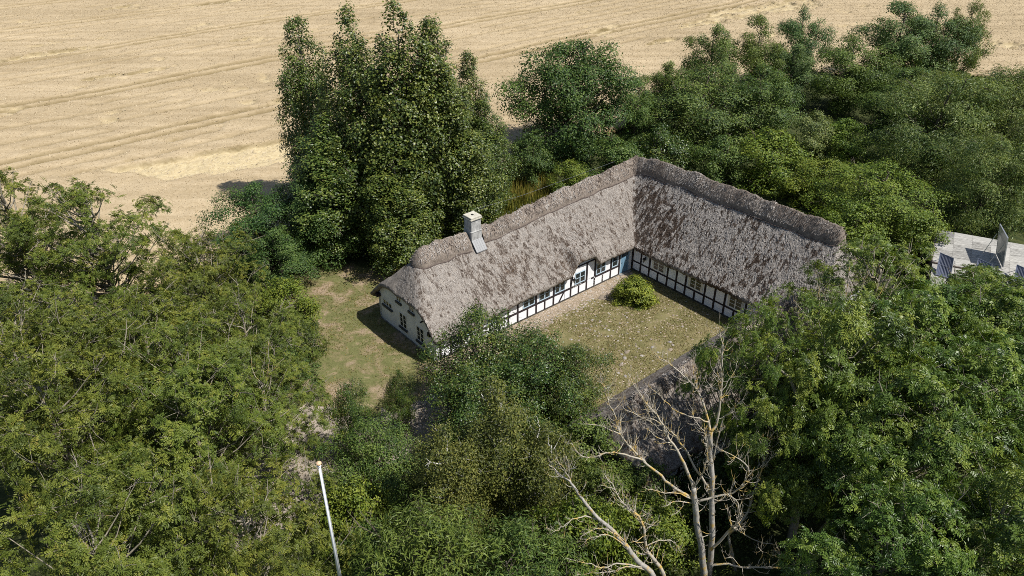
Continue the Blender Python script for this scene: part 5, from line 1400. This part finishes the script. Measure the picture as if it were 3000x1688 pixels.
# ------------------------------------------------------------------ round shrub in the courtyard
t_, c_, _, _ = build_tree(300, 1.95, 1.42, .02, env='shrub', n_cl=64, rc=.46, n_leaf=17000, leaf='leaf', LW=(.115, .08), lobes=.22, stems=5, trunk_r=.03,
                           branch_r=.015, mat=M['bush'], bark=M['twig'], sprigs=.8, bare=3, shell=.5)
cb = empty('courtyard_shrub', W(15.75, 3.35), ROT + .6); tag(cb, 'rounded yellow-green shrub growing in the corner of the cobbled courtyard', 'shrub')
obj('stems', t_, cb); obj('foliage', c_, cb)

# ------------------------------------------------------------------ undergrowth on the ground below the near trees
def undergrowth():
    n = 62000
    X = R.uniform(-30, 34, n); Y = R.uniform(14, 62, n)
    s, b = to_sb(X, Y)
    clear = in_poly(X, Y, [(-18.5, 48), (-16, 55), (-8, 52), (-4.5, 43), (-1, 36), (-6, 30.5), (-13, 27), (-15.5, 33), (-15, 43)])
    hous = ((s > -2.2) & (s < 27) & (b > -8.2) & (b < 18.6))
    wheat = Y > edge_y(X) - .2
    k = ~clear & ~hous & ~wheat & (np.abs(X) < Y * .72 + 3)
    X, Y = X[k], Y[k]; n = len(X)
    hgt = .15 + 1.5 * np.clip(fbm(X * .35, Y * .35, 33, 3) - .32, 0, 1) * 1.8
    C = np.stack([X, Y, hgt * R.random(n) ** .5], -1)
    nrm = unit(np.array([0, 0, .8]) + R.normal(0, .5, (n, 3))); ax = unit(np.cross(nrm, R.normal(0, 1, (n, 3))))
    L = R.uniform(.16, .34, n)
    t = np.clip(R.normal(.45, .2, n) + (fbm(X * .5, Y * .5, 37, 2) - .5), 0, 1)
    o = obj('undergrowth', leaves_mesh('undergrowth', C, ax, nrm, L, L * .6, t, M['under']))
    tag(o, 'nettles and brambles covering the shaded ground below the trees', 'undergrowth', kind='stuff')
undergrowth()

# ================================================================== FLAGPOLE
fp = empty('flagpole', (-6.55, 18.62, 0)); tag(fp, 'white flagpole with an orange ball on top rising from the trees', 'flagpole')
hs_ = [0, 2, 4.3, 4.32, 5.4, 5.42, 8, 11.75]
MB().tube([(0, 0, z) for z in (-.1, 4.2)], [.075, .064], 14).build('pole_foot', M['pole_white'], fp, True)
MB().tube([(0, 0, z) for z in (4.2, 5.3)], [.066, .064], 14).build('pole_sleeve', M['pole_wrap'], fp, True)
MB().tube([(0, 0, z) for z in (5.3, 8.5, 11.75)], [.060, .050, .040], 14).build('pole', M['pole_white'], fp, True)
MB().lathe([(.05, -.02), (.075, .0), (.05, .03)], 14, (0, 0, 11.75)).build('pole_collar', M['pole_white'], fp, True)
prof = [(.02, -.10)] + [(.098 * math.cos(a), .075 * math.sin(a)) for a in np.linspace(-1.2, 1.2, 9)] + [(.02, .086)]
MB().lathe(prof, 18, (0, 0, 11.87)).build('ball', M['gold'], fp, True)
MB().tube([(.09, -.03, 1.2), (.085, -.03, 6), (.06, -.02, 11.7)], [.006] * 3, 5).build('halyard', M['pole_white'], fp)

# ================================================================== SHED WITH SOLAR PANELS
so = W(37.6, 15.4)
SA = ROT + math.atan2(-.912, .41)
shed = empty('shed', so, SA); tag(shed, 'low shed with a bleached fibre sheet roof at the right edge', 'shed')
def sheet_mesh(w, l, drop):
    nc = 9; v = []; f = []
    for i in range(nc * 2 + 1):
        t = i / (nc * 2); z = -drop * t + (.028 if i % 2 else 0)
        v += [(.004, -l * t, z), (w - .004, -l * t, z)]
    for i in range(nc * 2): f.append((2 * i, 2 * i + 2, 2 * i + 3, 2 * i + 1))
    k = len(v)
    v += [(x, y, z - .035) for x, y, z in v[:2]] + [(x, y, z - .035) for x, y, z in v[2 * nc * 2:2 * nc * 2 + 2]]
    f += [(0, 1, k + 1, k), (2 * nc * 2 + 1, 2 * nc * 2, k + 2, k + 3)]
    me = bpy.data.meshes.new('roof_sheet'); me.from_pydata(v, [], f); me.materials.append(M['sheet']); return me
shm = sheet_mesh(1.26, .79, .79 * .274)
for c in range(11):
    for r in range(5):
        o = obj('roof_sheet', shm, shed, (-.35 + c * 1.26, -r * .725, 3.42 - r * .725 * .274 + random.uniform(-.008, .012)), (random.uniform(-.006, .006), random.uniform(-.005, .005), 0))
        if c == 0 and r == 0:
            o.material_slots[0].link = 'OBJECT'; o.material_slots[0].material = M['sheet_grey']; o['label'] = 'grey lichen-covered roof sheet'
    for r in range(4):
        obj('roof_sheet', shm, shed, (-.35 + c * 1.26, -3.78 - r * .725, 2.26 - r * .725 * .274 + random.uniform(-.008, .012)))
MB().box(-.42, 13.4, -3.80, -3.70, 2.26, 2.40).build('roof_step', M['shed_wood'], shed)
MB().hexa([(-.46, .02, 3.25), (-.36, .02, 3.25), (-.36, -3.7, 2.23), (-.46, -3.7, 2.23), (-.46, .02, 3.5), (-.36, .02, 3.5), (-.36, -3.7, 2.48), (-.46, -3.7, 2.48)]).build('verge_board', M['shed_wood'], shed)
MB().box(-.3, 13.3, -.02, .08, 0, 3.36).build('back_wall', M['shed_wood'], shed)
MB().hexa([(-.3, -.05, 0), (-.2, -.05, 0), (-.2, -6.4, 0), (-.3, -6.4, 0), (-.3, -.05, 3.34), (-.2, -.05, 3.34), (-.2, -6.4, 1.42), (-.3, -6.4, 1.42)]).build('side_wall', M['shed_wood'], shed)
MB().box(-.2, 13.3, -6.4, -6.3, 0, 1.42).build('front_wall', M['shed_wood'], shed)

shed_M = Matrix.Translation(so) @ Matrix.Rotation(SA, 4, 'Z')
def panel(c4, label, cells, legs, lines=10, split=True):
    """c4: top-left, top-right, bottom-right, bottom-left as (u, w, z) on the shed roof"""
    P = [shed_M @ Vector((u, -w, z)) for u, w, z in c4]
    c = (P[2] + P[3]) / 2
    o = empty('solar_panel', c); tag(o, label, 'solar panel', 'solar panels on the shed roof')
    P = [p - c for p in P]
    nrm = (P[1] - P[0]).cross(P[3] - P[0]).normalized()
    at = lambda s, t: P[0] * (1 - s) * (1 - t) + P[1] * s * (1 - t) + P[2] * s * t + P[3] * (1 - s) * t
    def slab(mb, s0, s1, t0, t1, n0, n1):
        q = [at(s0, t0), at(s1, t0), at(s1, t1), at(s0, t1)]
        return mb.hexa([tuple(p + nrm * n0) for p in q] + [tuple(p + nrm * n1) for p in q])
    slab(MB(), .02, .98, .015, .985, -.02, .02).build('cell_face', M[cells], o)
    f = MB()
    slab(f, 0, .022, 0, 1, -.035, .035); slab(f, .978, 1, 0, 1, -.035, .035); slab(f, .022, .978, 0, .018, -.035, .035); slab(f, .022, .978, .982, 1, -.035, .035)
    f.build('frame', M['steel'], o)
    if lines:
        l = MB()
        for i in range(1, lines):
            s = i / lines; slab(l, s - .006, s + .006, .02, .98, -.0225, .0225)
        if split: slab(l, .02, .98, .50, .512, -.024, .024)
        l.build('cell_lines', M['cells_line'], o)
    for a, b in legs:
        a = shed_M @ Vector((a[0], -a[1], a[2])) - c; b = shed_M @ Vector((b[0], -b[1], b[2])) - c
        MB().tube([tuple(a), tuple(b)], [.025, .025], 6).build('leg', M['steel'], o)
panel(((-.07, 3.83, 3.3), (.83, 4.39, 3.3), (.95, 5.15, 2.0), (-.05, 5.0, 2.0)), 'blue striped solar panel half hidden by leaves at the left end of the shed roof', 'cells',
      [((.8, 4.35, 3.2), (1.15, 3.5, 2.5)), ((0, 3.85, 3.2), (.3, 3.2, 2.55))])
panel(((2.44, 3.61, 3.3), (3.31, 4.21, 3.3), (3.38, 5.05, 2.0), (2.40, 4.95, 2.0)), 'blue striped solar panel in the middle of the shed roof below the upright panel', 'cells',
      [((3.3, 4.15, 3.2), (3.65, 3.5, 2.5)), ((2.45, 3.65, 3.2), (2.75, 3.1, 2.6))])
panel(((4.92, 3.44, 3.3), (5.75, 4.02, 3.3), (5.84, 4.8, 2.05), (4.9, 4.72, 2.05)), 'blue solar panel cut off by the right edge of the photo', 'cells',
      [((5.7, 4.0, 3.2), (6.0, 3.3, 2.55)), ((4.95, 3.5, 3.2), (5.2, 2.9, 2.65))])
panel(((3.35, 1.5, 5.37), (3.87, 3.0, 5.03), (4.25, 3.1, 2.70), (3.78, 1.6, 3.06)), 'tall grey glass solar panel standing nearly upright on the shed roof', 'mirror_glass',
      [((3.36, 1.6, 4.6), (2.9, 1.9, 2.95)), ((3.8, 2.9, 4.4), (3.2, 3.1, 2.6))], 0, False)

# ================================================================== CABLE
wire = empty('overhead_cable', (0, 0, 0)); tag(wire, 'thin grey overhead cable crossing behind the thatched ridge', 'cable')
cp_ = [(-2.66 + (3.41 + 2.66) * t, 53.25 + 4.63 * t, 5 - .12 * math.sin(math.pi * t)) for t in np.linspace(0, 1, 6)] + [(9.0, 62.1, 5.3)]
MB().tube(cp_, [.008] * len(cp_), 5).build('cable_line', M['wire'], wire)
